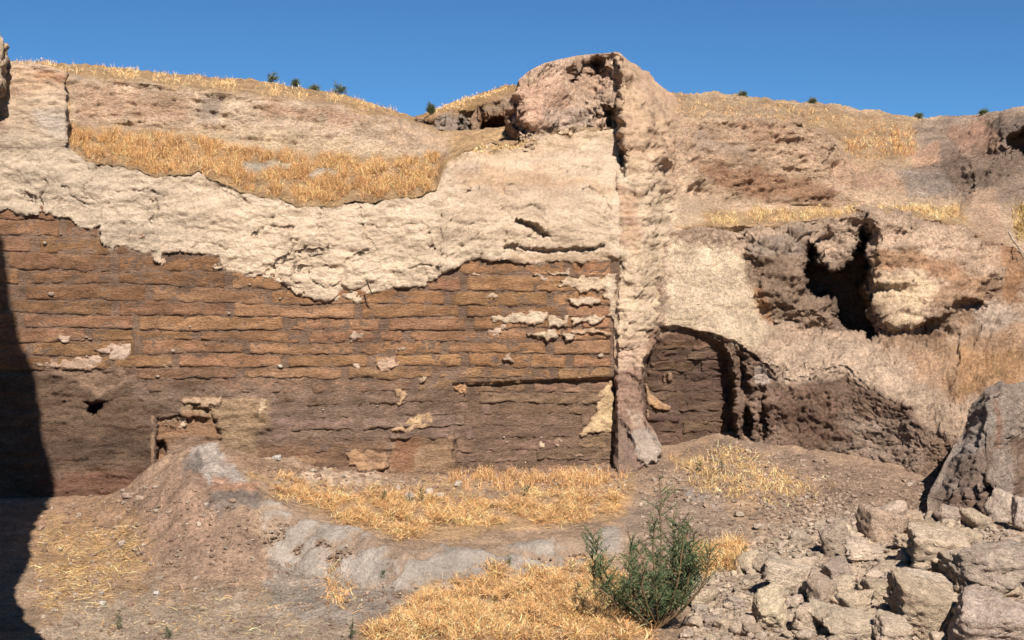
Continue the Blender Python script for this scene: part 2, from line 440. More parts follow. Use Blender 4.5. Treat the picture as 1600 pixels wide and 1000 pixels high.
def brick_obj(name, x0, x1, ya, yb, front, colr, parent, seed, back=0.022, rough=1.0, step=4.0):
    nu = max(7, int((x1 - x0) / step)); nv = 9
    u = np.linspace(0, 1, nu)
    bx = x0 + (x1 - x0) * u
    ta, tb = ya(bx), yb(bx)
    wig = lambda s: 3.0 * rough * fbm(np.stack([bx / 20.0, bx * 0 + seed, bx * 0 + s], -1), 4, 7, .6)
    ta = ta + .9 + wig(1.3); tb = tb - .9 + wig(4.1)
    v = np.array([-.05, 0.0, .14, .3, .5, .7, .86, 1.0, 1.05])[::-1]
    bpx = np.tile(bx, (nv, 1)); bpy_ = ta[None] + (tb - ta)[None] * v[:, None]
    e = 1.3 + 1.0 * rough
    bpx = bpx + 2.2 * fbm(np.stack([bpx / 30., bpy_ / 5., bpx * 0 + seed], -1), 3, 6)
    bpx[:, 0] = bpx[:, 1] - 1; bpx[:, -1] = bpx[:, -2] + 1
    Yf = front(bpx, bpy_)
    PP = W3(bpx, bpy_, Yf)
    dep = 0.7 * d_strata(PP, 0.7) + 0.024 * rough * fbm(PP * np.array([9, 9, 20]), 5, 8, .7) + .008 * fbm(PP * 45, 2, 19) + 0.008 * rough * (random.random() - .5)
    Yf = Yf - dep + 0.004 * (v[:, None] < 0.05) + 0.002 * (v[:, None] > 0.95)
    ring = np.zeros((nv, nu), bool); ring[0] = ring[-1] = True; ring[:, 0] = ring[:, -1] = True
    Yf = np.where(ring, Yf + back, Yf)
    PP = W3(bpx, bpy_, Yf)
    cc = np.tile(C(*colr), (nv, nu, 1)) * (1 + 0.17 * (random.random() - .5) * 2) * np.array([1, 1 + .06 * (random.random() - .5), 1 + .16 * (random.random() - .5)])
    cc = cc * (1 + 0.25 * fbm(PP * np.array([5, 5, 12]), 4, 9)[..., None])
    ev = np.minimum(v, 1 - v)[:, None] * 2.2                # mortar smeared over the arrises, here and there
    ms = sstep(.05, .5, fbm(PP * np.array([4, 4, 9]), 4, 10) + .36 - ev)[..., None] * .7
    cc = cc * (1 - ms) + C(138, 103, 79) * ms
    return centred(name, PP, grid_quads(nv, nu), cc, M_brick, parent)
for k in range(len(JY) - 1):
    ya = (lambda a: (lambda x: curve(a, x) + 1.4 * np.sin(x / 61.0 + a[0][1]) + 2.6 * fbm(np.stack([x / 45., x * 0 + a[0][1] * .37, x * 0], -1), 3, 72)))(JY[k])
    yb = (lambda a: (lambda x: curve(a, x) + 1.4 * np.sin(x / 61.0 + a[0][1]) + 2.6 * fbm(np.stack([x / 45., x * 0 + a[0][1] * .37, x * 0], -1), 3, 72)))(JY[k + 1])
    js = list(VJ.get(k, []))
    if not js or k > 10:
        x = -170 + (k % 2) * 85 + random.uniform(-20, 20); js = []
        while x < 960:
            js.append(x); x += random.uniform(140, 185)
    else:
        x = js[0]
        while x > -180:
            x -= random.uniform(160, 180); js.insert(0, x)
        while js[-1] < 800:
            js.append(js[-1] + random.uniform(155, 185))
    js = [-190] + [j for j in js if -150 < j < 925] + [961]
    for a, b in zip(js[:-1], js[1:]):
        # cut away what the plaster or the bare lower patch covers
        xs = np.arange(a + 2.2, b - 2.2, 2.5)
        mid = (ya(xs) + yb(xs)) / 2
        ok = (mid > curve(PLA, xs) - 6) & (poly_sd(xs, mid, EXCL[0]) > -2)
        run = []
        for x, o in zip(list(xs) + [1e9], list(ok) + [False]):
            if o:
                run.append(x)
            else:
                if len(run) > 8:
                    cx = (run[0] + run[-1]) / 2
                    t = max(0.0, min(1.0, (k - 10) / 3.0))
                    ca = np.array([180, 123, 81]) if cx > 300 else np.array([160, 109, 73])
                    cb = np.array([152, 116, 92]) if cx < 705 else np.array([148, 110, 83])
                    cc = ca * (1 - t) + cb * t
                    brick_obj('brick', run[0], run[-1], ya, yb, wall_front, cc, wall, k * 7.7 + run[0] * .01, rough=1.0 + 0.7 * t)
                run = []

# flakes of plaster that still cling to the bricks
def flake(name, poly, th, colr, parent, front, mat=M_plaster, amp=3.0, seed=1, sc=12, rough=1.0):
    a = np.array(poly, float)
    x0, y0 = a.min(0) - 6; x1, y1 = a.max(0) + 6
    st = 1.6 if max(x1 - x0, y1 - y0) < 60 else 2.0
    gx, gy = np.meshgrid(np.arange(x0, x1 + st, st), np.arange(y1, y0 - st, -st))
    sd = poly_sd(*wob(gx, gy, sc, amp, seed), poly)
    pro = .8 * th * sstep(1.2, -1.4, sd) - 0.045 * (sd > 1.0)
    Yf = front(gx, gy) - pro
    PP = W3(gx, gy, Yf)
    PP[..., 1] -= rough * (0.016 * fbm(PP * 9, 4, 14) + 0.018 * fbm(PP * 24, 4, 15, .65))
    q = grid_quads(*gx.shape)
    q = q[(sd.ravel()[q].min(1) < 1.4)]
    if len(q) < 4:
        return
    used, inv = np.unique(q, return_inverse=True)
    cc = np.tile(C(*colr), (len(used), 1)) * (1 + 0.2 * fbm(PP.reshape(-1, 3)[used] * 7, 3, 16)[:, None])
    fe = (sstep(-4.5, .5, sd.ravel()[used] + 4 * fbm(PP.reshape(-1, 3)[used] * 22, 3, 13)) * .7)[:, None]
    cc = cc * (1 - fe) + C(166, 122, 90) * fe
    return centred(name, PP.reshape(-1, 3)[used], inv.reshape(-1, 4), cc, mat, parent)
PALE, PINK, TAN = (232, 196, 156), (216, 176, 146), (214, 166, 116)
FL = [
    ([(148, 545), (165, 542), (170, 536), (205, 536), (208, 546), (200, 560), (190, 566), (176, 564), (168, 552), (150, 550)], .022, PINK),
    ([(78, 524), (95, 522), (110, 524), (116, 529), (100, 535), (92, 532)], .016, PINK),
    ([(128, 526), (142, 526), (142, 531), (130, 530)], .014, PINK),
    ([(55, 567), (90, 565), (130, 560), (134, 556), (158, 560), (150, 576), (128, 578), (95, 574), (58, 572)], .018, (200, 158, 126)),
    ([(134, 558), (150, 553), (160, 562), (150, 576), (136, 573)], .022, PINK),
    ([(325, 414), (345, 412), (348, 418), (330, 419)], .014, PALE),
    ([(241, 398), (256, 405), (259, 410), (250, 415), (243, 409)], .018, PINK),
    ([(255, 566), (268, 564), (270, 571), (258, 573)], .018, PINK),
    ([(545, 520), (568, 520), (566, 531), (552, 534), (546, 528)], .018, PINK),
    ([(549, 567), (566, 566), (569, 571), (562, 579), (551, 573)], .024, PINK),
    ([(586, 563), (600, 556), (618, 560), (622, 570), (608, 580), (590, 578)], .022, (212, 164, 128)),
    ([(612, 608), (626, 608), (638, 616), (630, 625), (626, 637), (618, 632), (624, 622)], .024, TAN),
    ([(608, 668), (640, 660), (642, 650), (668, 646), (679, 652), (677, 664), (655, 670), (640, 676), (612, 673)], .022, TAN),
    ([(657, 590), (667, 586), (667, 596), (659, 597)], .035, PALE),
    ([(709, 605), (722, 602), (733, 602), (733, 610), (726, 617), (712, 612)], .040, (208, 144, 96)),
    ([(735, 428), (748, 426), (751, 431), (738, 432)], .018, PALE),
    ([(764, 460), (772, 457), (780, 462), (772, 466), (764, 465)], .020, PALE),
    ([(783, 560), (798, 553), (802, 562), (796, 570), (786, 566)], .045, PINK),
    ([(768, 494), (800, 492), (830, 485), (856, 490), (856, 502), (840, 508), (812, 503), (790, 506), (770, 501)], .032, PALE),
    ([(856, 496), (886, 496), (886, 508), (872, 514), (856, 510)], .032, PALE),
    ([(893, 496), (920, 495), (944, 496), (946, 502), (928, 508), (908, 504), (894, 508)], .032, PALE),
    ([(895, 515), (925, 514), (955, 518), (955, 523), (925, 522), (898, 526)], .028, (222, 178, 134)),
    ([(822, 524), (840, 518), (862, 516), (872, 522), (866, 530), (846, 530)], .045, PALE),
    ([(874, 518), (892, 522), (896, 528), (888, 534), (876, 526)], .060, PALE),
    ([(760, 518), (782, 512), (788, 522), (776, 527)], .018, PINK),
    ([(782, 507), (790, 507), (792, 514), (784, 515)], .018, PINK),
    ([(874, 435), (905, 433), (930, 434), (950, 438), (955, 455), (930, 452), (905, 458), (895, 450), (875, 449)], .026, (228, 188, 146)),
    ([(855, 425), (890, 424), (890, 431), (862, 430)], .018, PALE),
    ([(838, 428), (850, 430), (862, 444), (852, 446)], .014, PINK),
    ([(884, 466), (920, 464), (940, 468), (938, 476), (900, 478), (890, 474)], .030, PALE),
    ([(945, 430), (962, 428), (962, 500), (950, 496), (955, 470), (943, 460)], .030, PALE),
    ([(943, 602), (949, 596), (957, 600), (966, 640), (966, 676), (950, 676), (930, 672), (910, 683), (904, 678), (918, 666), (922, 652), (933, 640), (930, 628), (936, 618)], .030, (226, 180, 126)),
    ([(958, 676), (965, 676), (967, 716), (961, 716)], .018, (196, 142, 92)),
    ([(842, 692), (852, 690), (848, 700), (841, 699)], .020, PALE),
    ([(868, 687), (880, 692), (878, 697), (870, 696)], .024, PALE),
    ([(888, 711), (912, 708), (912, 712), (890, 715)], .014, PINK),
    ([(284, 622), (310, 624), (345, 620), (344, 634), (318, 636), (308, 630), (288, 632)], .028, (214, 170, 130)),
    ([(404, 622), (418, 632), (416, 642), (404, 652), (402, 640)], .040, (222, 182, 138)),
    ([(262, 655), (285, 652), (292, 664), (275, 668), (262, 664)], -.05, (222, 186, 150)),
    ([(200, 366), (224, 364), (226, 372), (204, 374)], .03, (206, 168, 134)),
    ([(540, 706), (560, 700), (606, 712), (606, 732), (545, 730)], .012, (176, 128, 90)),
    ([(545, 722), (575, 720), (606, 728), (600, 734), (560, 736)], .04, (186, 136, 96)),
    ([(440, 716), (480, 712), (500, 722), (470, 730), (440, 728)], .02, (160, 118, 84)),
]
for k, (poly, th, c) in enumerate(FL):
    flake('plaster_flake', poly, th, c, wall, wall_front, seed=200 + k, amp=7.5, sc=11)
for (x, y, r) in [(70, 380, 4), (95, 366, 2), (80, 460, 6), (297, 511, 2.5), (358, 490, 3), (438, 572, 5), (246, 588, 4), (322, 538, 2), (390, 444, 2),
                  (437, 467, 2.5), (788, 436, 2), (650, 565, 2), (792, 690, 2.5), (787, 684, 2.5), (846, 684, 3), (549, 455, 3), (270, 548, 4),
                  (330, 470, 2), (505, 640, 2), (630, 545, 4), (624, 546, 3), (905, 590, 3), (938, 556, 5), (590, 634, 2)]:
    a = np.linspace(0, 2 * np.pi, 7)[:-1]
    flake('lime_speck', [(x + .95 * r * math.cos(t), y + .65 * r * math.sin(t)) for t in a], .03, (222, 200, 174), wall, wall_front, amp=1.6, seed=int(x), rough=.3)

# left block of the same face, standing up to the skyline
nb, mb = 150, 75
pb = np.linspace(-430, 109, nb)
PXb = np.tile(pb, (mb, 1))
tb_ = np.linspace(0, 1, mb)[:, None]
topb = curve([(-430, 84), (0, 96), (40, 98), (80, 104), (109, 114)], pb)
PYb = 232 + (topb[None] - 232) * tb_
Yb = wall_front(PXb, PYb) - 0.042 - .02 * fbm(np.stack([PXb / 40., PXb * 0, PXb * 0], -1), 3, 62)
Yb = Yb + 0.30 * sstep(102, 110, PXb) * sstep(240, 215, PYb)
Pb = W3(PXb, PYb, Yb)
Pb = Pb + normals(Pb) * (d_plaster(Pb) + 0.6 * d_strata(Pb, 1.0, 0.13) * sstep(232, 205, PYb))[..., None]
cb = np.zeros(Pb.shape) + C(212, 174, 138)
paint(cb, PXb, PYb, [([(0, 105), (109, 110), (109, 135), (0, 150)], (214, 164, 124), 12, 20, .7), ([(55, 115), (100, 118), (100, 135), (60, 130)], (190, 126, 84), 6, 12, .7),
                     ([(50, 170), (108, 170), (108, 225), (60, 205)], (186, 166, 148), 10, 14, .7), ([(-5, 165), (12, 175), (10, 230), (-5, 230)], (150, 112, 88), 6, 8, .8), ([(-440, 204), (112, 206), (112, 245), (-440, 245)], (203, 171, 140), 16, 14, .9)], 120)
cb = cb * (1 + .16 * fbm(Pb * 2.2, 4, 97)[..., None])
EYE = np.array([0, 0, H])
sidec = EYE + (Pb[:, -1:] - EYE) * 1.14 - np.array([.08, 0, .12])
Pb = np.concatenate([Pb, sidec], 1); cb = np.concatenate([cb, cb[:, -1:]], 1)
bk2 = Pb[-1] + np.array([-.10, .2, -.03]); bk = Pb[-1] + np.array([-.45, .9, -.5])
Pb = np.concatenate([Pb, bk2[None], bk[None]]); cb = np.concatenate([cb, cb[-1:], cb[-1:]])
put('upper_block', sub_mesh('upper_block', Pb, cb, grid_quads(mb + 2, nb + 1)), M_plaster, wall)

# ------------------------------------------------------------------ hillside behind the left wall
def rowpatch(pu, rows, nvs):
    """rows: bottom to top, each [(px,py,Y)...]; returns PX,PY,Y"""
    ys = [curve([(a, b) for a, b, c in r], pu) for r in rows]
    ds = [curve([(a, c) for a, b, c in r], pu) for r in rows]
    YY, DD, RR = [ys[0]], [ds[0]], [0.0 * pu]
    for k, n in enumerate(nvs):
        for j in range(1, n + 1):
            t = j / n
            YY.append(ys[k] * (1 - t) + ys[k + 1] * t); DD.append(ds[k] * (1 - t) + ds[k + 1] * t); RR.append(pu * 0 + k + t)
    return np.tile(pu, (len(YY), 1)), np.array(YY), np.array(DD), np.array(RR)
def at_rows(pts, dy, dY):
    return [(a, b + dy, c + dY) for a, b, c in pts]
_lx = np.concatenate([[-430.0], np.arange(0.0, 970.0, 3.0), [1000.0]])
lipr = list(zip(_lx, lip(_lx), wall_base(_lx, lip(_lx))))
hl_rows = [
    [(a, b + 14, c + 0.18) for a, b, c in lipr],
    [(a, b - 2, c + 0.06) for a, b, c in lipr],
    [(-430, 188, 12.2), (110, 190, 12.1), (200, 197, 12.2), (300, 207, 12.2), (400, 224, 12.2), (500, 238, 12.2), (600, 244, 12.2), (690, 238, 12.2), (760, 224, 12.1), (968, 200, 12.1)],
    [(-430, 112, 12.3), (0, 112, 12.25), (110, 120, 12.2), (200, 127, 12.28), (300, 137, 12.28), (400, 151, 12.3), (500, 162, 12.36), (600, 180, 12.55), (650, 196, 13.0), (700, 206, 13.0), (968, 190, 13.0)],
    [(-430, 80, 14.3), (0, 95, 14.2), (60, 97, 14.2), (150, 103, 14.2), (250, 113, 14.2), (350, 121, 14.2), (430, 130, 14.2), (500, 140, 14.2), (550, 152, 14.2), (600, 168, 14.2), (640, 181, 14.2), (665, 192, 14.2), (700, 205, 14.2), (968, 190, 14.2)],
]
pu = np.concatenate([np.linspace(-430, -15, 40), np.linspace(-10, 968, 420)])
PXh, PYh, Yh, Rh = rowpatch(pu, hl_rows, [4, 46, 44, 20])
P = W3(PXh, PYh, Yh)
rock = sstep(1.95, 2.1, Rh) * sstep(3.05, 2.9, Rh)
hl_P = P + normals(P) * (rock * (1.0 * d_rough(P, .5, 3.0) + d_strata(P, 1.5, 0.09)) + (1 - rock) * (0.03 * fbm(P * 3, 4, 41) + .02 * fbm(P * 11, 3, 42)))[..., None]
# carry on behind the skyline and down the far side
b1 = hl_P[-1] + np.array([0, 1.2, 0.05]); b2 = b1 + np.array([0, 6, -0.6]); b3 = b2 + np.array([0, 12, -4.0])
hl_P = np.concatenate([hl_P, b1[None], b2[None], b3[None]])
ch = np.zeros(P.shape) + C(212, 160, 108)
paint(ch, PXh, PYh, [
    ([(108, 120), (300, 137), (500, 162), (660, 196), (700, 240), (600, 244), (400, 222), (200, 197), (108, 190)], (226, 186, 148), 6, 8, 1),
    ([(112, 130), (250, 140), (310, 160), (300, 190), (120, 185)], (200, 146, 108), 12, 25, .6),
    ([(400, 160), (520, 170), (600, 190), (560, 200), (420, 190)], (196, 140, 104), 10, 25, .6),
    ([(330, 195), (460, 200), (620, 235), (600, 246), (500, 240), (340, 225)], (230, 190, 146), 8, 14, .9),
    ([(310, 148), (345, 150), (342, 195), (315, 195)], (176, 146, 124), 6, 10, .7),
    ([(120, 184), (360, 200), (360, 212), (120, 196)], (222, 178, 136), 4, 6, .8),
    ([(370, 252), (455, 258), (462, 272), (380, 270)], (224, 200, 170), 4, 10, .9), ([(480, 262), (530, 264), (532, 276), (486, 276)], (224, 200, 170), 4, 8, .9),
    ([(600, 190), (700, 205), (700, 240), (610, 235)], (228, 182, 140), 10, 14, .8),
], 140)
ch = ch * (1 + .20 * rock[..., None]) * (1 + .22 * fbm(P * np.array([2.2, 2.2, 5]), 4, 98)[..., None])
ch = np.concatenate([ch, ch[-1:], ch[-1:], ch[-1:]])
hill_l = put('hillside', sub_mesh('hillside', hl_P, ch, grid_quads(*hl_P.shape[:2])), M_hill)
tag(hill_l, 'straw coloured hillside with an eroded band above the long brick wall', None, None, 'structure')

# far bank between the notch and the stump
fb_rows = [[(640, 245, 13.2), (830, 235, 13.2)], [(640, 222, 13.2), (700, 216, 13.2), (760, 213, 13.2), (830, 208, 13.2)],
           [(640, 190, 14.8), (662, 184, 13.6), (690, 176, 13.4), (740, 162, 13.4), (800, 150, 13.4), (830, 145, 13.4)],
           [(640, 186, 15.4), (662, 180, 15.2), (700, 166, 15), (740, 150, 15), (800, 133, 15), (830, 128, 15)]]
pu = np.linspace(640, 830, 100)
PXf, PYf, Yf, Rf = rowpatch(pu, fb_rows, [3, 40, 14])
for pol in ([(752, 186), (792, 180), (800, 206), (760, 208)], [(690, 195), (698, 195), (700, 214), (692, 214)], [(712, 188), (722, 186), (724, 212), (714, 212)]):
    Yf = Yf + 0.28 * sstep(2, -6, poly_sd(*wob(PXf, PYf, 10, 5, 141), pol))
P = W3(PXf, PYf, Yf)
rk = sstep(.9, 1.1, Rf) * sstep(2.1, 1.9, Rf)
fP = P + normals(P) * (rk * d_rough(P * 1.3, 1.3, 0.6) + (1 - rk) * .04 * fbm(P * 5, 3, 3))[..., None]
cf = np.zeros(P.shape) + C(206, 164, 130)
paint(cf, PXf, PYf, [([(660, 188), (800, 150), (830, 140), (830, 120), (650, 176)], (200, 146, 92), 6, 6, 1),
                     ([(680, 190), (740, 175), (740, 213), (680, 213)], (184, 160, 142), 8, 16, .7), ([(745, 180), (800, 172), (800, 210), (750, 210)], (168, 108, 74), 6, 14, .8)], 150)
cf = cf * (1 + .25 * fbm(P * 4, 4, 99)[..., None])
fP = np.concatenate([fP, (fP[-1] + np.array([0, 2, -.1]))[None], (fP[-1] + np.array([0, 9, -3]))[None]])
cf = np.concatenate([cf, cf[-1:], cf[-1:]])
tag(put('bank', sub_mesh('bank', fP, cf, grid_quads(*fP.shape[:2])), M_hill), 'cut bank with small dark hollows behind the notch left of the stump', None, None, 'structure')

# ------------------------------------------------------------------ stump on top (left part) and buttress
TOPS = [(780, 215), (796, 178), (800, 150), (806, 130), (820, 113), (850, 99), (872, 93), (905, 87), (930, 84), (962, 81), (968, 82), (985, 98), (1000, 107), (1012, 116), (1030, 132), (1045, 142), (1062, 150)]
pu = np.linspace(786, 974, 130)
nvt = 90
tt = np.linspace(0, 1, nvt)[:, None]
PXt = np.tile(pu, (nvt, 1)); PYt = 236 + (curve(TOPS, pu)[None] - 236) * tt
Yt = 11.0 + 0.62 + 0.25 * sstep(210, 90, PYt) + 0.7 * sstep(812, 790, PXt) + 0.12 * np.sin(PXt / 23.0)
for pol, d in (([(888, 104), (905, 92), (942, 94), (948, 110), (935, 128), (915, 118), (898, 132), (886, 126)], .38), ([(798, 172), (818, 160), (822, 206), (800, 208)], .35),
               ([(940, 176), (960, 168), (972, 200), (972, 268), (962, 262), (952, 215)], .30), ([(925, 170), (950, 165), (950, 210), (935, 205)], .15)):
    Yt = Yt + d * sstep(2, -9, poly_sd(*wob(PXt, PYt, 13, 7, 161), pol)) * sstep(0, 14, PYt - curve(TOPS, PXt))
P = W3(PXt, PYt, Yt)
tP = P + normals(P) * (d_rough(P, .95, 1.7) + 0.6 * d_strata(P, 1, .12))[..., None] * (0.35 + 0.65 * sstep(1.0, 0.93, tt))[..., None]
ct = np.zeros(P.shape) + C(216, 172, 138)
paint(ct, PXt, PYt, [([(800, 120), (870, 110), (890, 180), (850, 215), (800, 215)], (208, 154, 120), 10, 25, .7), ([(890, 95), (950, 90), (955, 140), (890, 140)], (178, 132, 102), 8, 20, .6),
                     ([(850, 175), (930, 165), (930, 215), (860, 215)], (190, 160, 136), 8, 20, .6), ([(800, 205), (970, 195), (970, 240), (800, 240)], (226, 184, 142), 6, 10, .9)], 160)
ct = ct * 1.12 * (1 + .26 * fbm(P * 4.5, 4, 99)[..., None])
bk1 = tP[-1] + np.array([0, .9, -.02]); bk2 = tP[-1] + np.array([0, 1.6, -1.3])
tP = np.concatenate([tP, bk1[None], bk2[None]]); ct = np.concatenate([ct, ct[-1:], ct[-1:]])
stump = empty('eroded_stump', (0.4, 11.8, 3.0), 'rugged reddish earth stump crowning the skyline, hollowed near its top', 'stump')
put('weathered_face', sub_mesh('weathered_face', tP, ct, grid_quads(*tP.shape[:2])), M_bank, stump)

# buttress: a patch whose left and right edges follow the photograph
def sidepatch(py_rows, L, R, nu, depth):
    pyv = np.array(py_rows, float)
    l, r = curve(L, pyv), curve(R, pyv)
    u = np.linspace(0, 1, nu)[None]
    PX = l[:, None] + (r - l)[:, None] * u
    PY = np.tile(pyv[:, None], (1, nu))
    return PX, PY, depth(PX, PY, u)
bt_L = [(60, 955), (81, 955), (170, 955), (280, 962), (420, 960), (560, 960), (640, 964), (720, 966), (760, 968)]
bt_R = [(60, 968), (81, 968), (98, 986), (107, 1000), (116, 1013), (132, 1031), (145, 1050), (160, 1070), (220, 1088), (300, 1084), (360, 1066), (400, 1058), (480, 1052), (512, 1045), (530, 1026), (560, 1012), (585, 1003), (650, 1006), (670, 1022), (700, 1036), (730, 1034), (760, 1020)]
def bt_depth(px, py, u):
    y = curve([(60, 11.75), (100, 11.62), (200, 11.3), (300, 11.12), (400, 11.0), (500, 10.92), (600, 10.92), (660, 10.86), (720, 10.68), (760, 10.6)], py)
    y = y + 0.40 * sstep(970, 955, px) * sstep(300, 240, py) + 0.06 * sstep(967, 961, px)
    yr = curve([(60, 14.7), (145, 14.3), (188, 12.6), (250, 12.3), (300, 12.0), (330, 11.85), (362, 11.46), (470, 11.2), (512, 11.14), (800, 11.12)], py)
    y = y + (yr + .03 - y) * sstep(.35, 1.0, u) * sstep(560, 500, py)
    y = y + 0.25 * sstep(.9, 1.0, u) * sstep(480, 560, py) + .04 * fbm(np.stack([px / 30., py / 50., px * 0], -1), 3, 173)
    return y
PXu, PYu, Yu = sidepatch(np.linspace(760, 82, 300), bt_L, bt_R, 64, bt_depth)
for pol, d in (([(1000, 160), (1016, 158), (1014, 172), (1000, 172)], .10), ([(958, 170), (970, 165), (976, 220), (974, 275), (964, 268)], .25)):
    Yu = Yu + d * sstep(2, -6, poly_sd(*wob(PXu, PYu, 10, 4, 171), pol))
foot = sstep(640, 680, PYu)
wsm = sstep(3, -4, poly_sd(*wob(PXu, PYu, 16, 8, 172), [(985, 670), (1015, 665), (1030, 690), (1033, 725), (1005, 728), (990, 700)]))
Yu = Yu - .04 * wsm
P = W3(PXu, PYu, Yu)
uu = np.linspace(0, 1, 64)[None]
amp = (0.35 + .65 * sstep(0, .08, uu) * sstep(1, .92, uu)) * (0.3 + .7 * sstep(82, 100, PYu))
uP = P + normals(P) * (amp * ((.5 - .35 * sstep(200, 360, PYu)) * d_rough(P, .9, 2.2) + d_plaster(P, 1.1) + d_strata(P, .8, .1)))[..., None]
cu = np.zeros(P.shape) + C(214, 168, 128)
paint(cu, PXu, PYu, [([(950, 260), (1066, 260), (1066, 520), (950, 540)], (224, 186, 146), 25, 20, .9), ([(950, 255), (985, 255), (975, 400), (950, 400)], (234, 200, 160), 6, 12, .8),
                     ([(955, 275), (1000, 300), (1000, 400), (970, 380)], (206, 150, 112), 8, 18, .6),
                     ([(1012, 515), (1050, 505), (1050, 530), (1012, 548)], (136, 96, 72), 5, 8, .9),
                     ([(955, 575), (1012, 575), (1040, 760), (955, 760)], (158, 118, 94), 4, 8, 1), ([(968, 535), (1005, 535), (1003, 575), (968, 580)], (206, 164, 134), 4, 8, .7),
                     ([(980, 640), (1002, 645), (1003, 665), (985, 668)], (196, 160, 132), 3, 6, .9), ([(984, 672), (1012, 665), (1034, 690), (1034, 726), (1003, 728), (990, 700)], (186, 160, 138), 3, 8, .9),
                     ([(962, 640), (980, 660), (988, 700), (1000, 728), (1000, 760), (960, 760)], (128, 100, 84), 5, 8, .7)], 170)
mr = (sstep(.45, .95, uu) * sstep(330, 270, PYu))[..., None]
cu = cu * (1 - mr) + C(206, 158, 120) * mr
cu = cu * (1 + .2 * fbm(P * 4, 4, 101)[..., None])
# fold both sides back into the wall
lft = uP[:, :1] + np.array([-.02, .75, 0]); rgt = uP[:, -1:] + np.array([.02, .75, 0])
uP = np.concatenate([lft, uP, rgt], 1); cu = np.concatenate([cu[:, :1], cu, cu[:, -1:]], 1)
uP = np.concatenate([uP, (uP[-1] + np.array([0, 1.0, -.1]))[None]]); cu = np.concatenate([cu, cu[-1:]])
butt = empty('buttress', (0.9, 10.7, 0.3), 'pale mud buttress running from the skyline peak down to the floor', 'buttress')
put('mud_face', sub_mesh('mud_face', uP, cu, grid_quads(*uP.shape[:2])), M_plaster, butt)

# ------------------------------------------------------------------ right ruin with alcove, hollow and slope
rt_rows = [
    [(990, 800, 11.1), (1165, 800, 10.85), (1300, 800, 10.6), (1440, 800, 10.15), (1600, 800, 9.9), (2020, 800, 9.6)],
    [(990, 520, 11.1), (1060, 515, 11.1), (1100, 525, 11.08), (1150, 538, 11.0), (1180, 560, 10.95), (1220, 592, 10.85), (1270, 584, 10.8), (1322, 575, 10.75), (1360, 615, 10.6), (1420, 645, 10.4), (1460, 690, 10.25), (1510, 700, 10.1), (1600, 720, 10.0), (2020, 720, 9.7)],
    [(990, 470, 11.14), (1120, 470, 11.14), (1180, 498, 11.2), (1250, 512, 11.3), (1330, 520, 11.35), (1400, 516, 11.25), (1450, 538, 11.15), (1500, 530, 11.1), (1550, 545, 11.0), (1600, 560, 10.95), (2020, 560, 10.8)],
    [(990, 362, 11.35), (1050, 364, 11.35), (1100, 352, 11.4), (1150, 362, 11.4), (1180, 356, 11.45), (1240, 349, 11.4), (1300, 343, 11.4), (1370, 332, 11.35), (1420, 335, 11.35), (1500, 356, 11.4), (1545, 380, 11.5), (1600, 400, 11.5), (2020, 400, 11.4)],
]
pu = np.concatenate([np.linspace(990, 1610, 330), np.linspace(1615, 2020, 60)])
PXr, PYr, Yr, Rr = rowpatch(pu, rt_rows, [120, 55, 75])
ALC = [(1000, 592), (1006, 566), (1020, 543), (1042, 526), (1066, 518), (1100, 526), (1128, 538), (1140, 560), (1146, 600), (1150, 700), (1152, 820), (996, 820)]
alc = sstep(3.0, -3.0, poly_sd(*wob(PXr, PYr, 22, 4, 181), ALC))
niche_back = lambda px, py: 11.13 + 0.11 * sstep(522, 600, py) + 0.0 * px
Yr = Yr * (1 - alc) + niche_back(PXr, PYr) * alc
# bulge proud of the face, hollow left of it
blg = sstep(12, -14, poly_sd(*wob(PXr, PYr, 40, 14, 182), [(1362, 338), (1420, 338), (1500, 360), (1560, 420), (1540, 470), (1490, 480), (1440, 512), (1390, 512), (1368, 470)]))
Yr = Yr - 0.15 * blg
left_face = sstep(24, -24, poly_sd(*wob(PXr, PYr, 30, 8, 183), [(1165, 362), (1265, 352), (1262, 460), (1300, 470), (1300, 512), (1250, 506), (1190, 470)]))
Yr = Yr - 0.14 * left_face
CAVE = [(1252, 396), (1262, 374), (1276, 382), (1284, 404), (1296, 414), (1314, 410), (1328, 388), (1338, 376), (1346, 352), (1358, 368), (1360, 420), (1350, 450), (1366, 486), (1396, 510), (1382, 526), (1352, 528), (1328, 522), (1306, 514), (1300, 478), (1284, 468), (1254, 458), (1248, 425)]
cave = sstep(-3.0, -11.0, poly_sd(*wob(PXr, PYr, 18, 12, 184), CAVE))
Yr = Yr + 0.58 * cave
# overhanging pale crust above the dark lower face
crust = sstep(1.02, 1.12, Rr + .05 * fbm(np.stack([PXr / 25., PYr / 25., PXr * 0], -1), 3, 186)) * (1 - alc)
Yr = Yr - .05 * crust * sstep(2.0, 1.2, Rr)
fiss = line_d(*wob(PXr, PYr, 20, 6, 187), [(1158, 560), (1165, 620), (1170, 690)])
Yr = Yr + .12 * sstep(9, 2, fiss) + .09 * sstep(8, 2, line_d(*wob(PXr, PYr, 16, 7, 188), [(1188, 610), (1192, 650), (1190, 690)])) - .03 * sstep(10, 3, line_d(PXr, PYr, [(1176, 570), (1180, 690)]))
P = W3(PXr, PYr, Yr)
n = normals(P)
smooth_pl = sstep(6, -10, poly_sd(*wob(PXr, PYr, 30, 8, 189), [(1042, 380), (1070, 385), (1150, 388), (1180, 440), (1200, 520), (1180, 545), (1100, 520), (1042, 512)]))
rg = d_rough(P, .8, 1.5)
strm = sstep(2.05, 2.3, Rr) * sstep(1350, 1400, PXr)
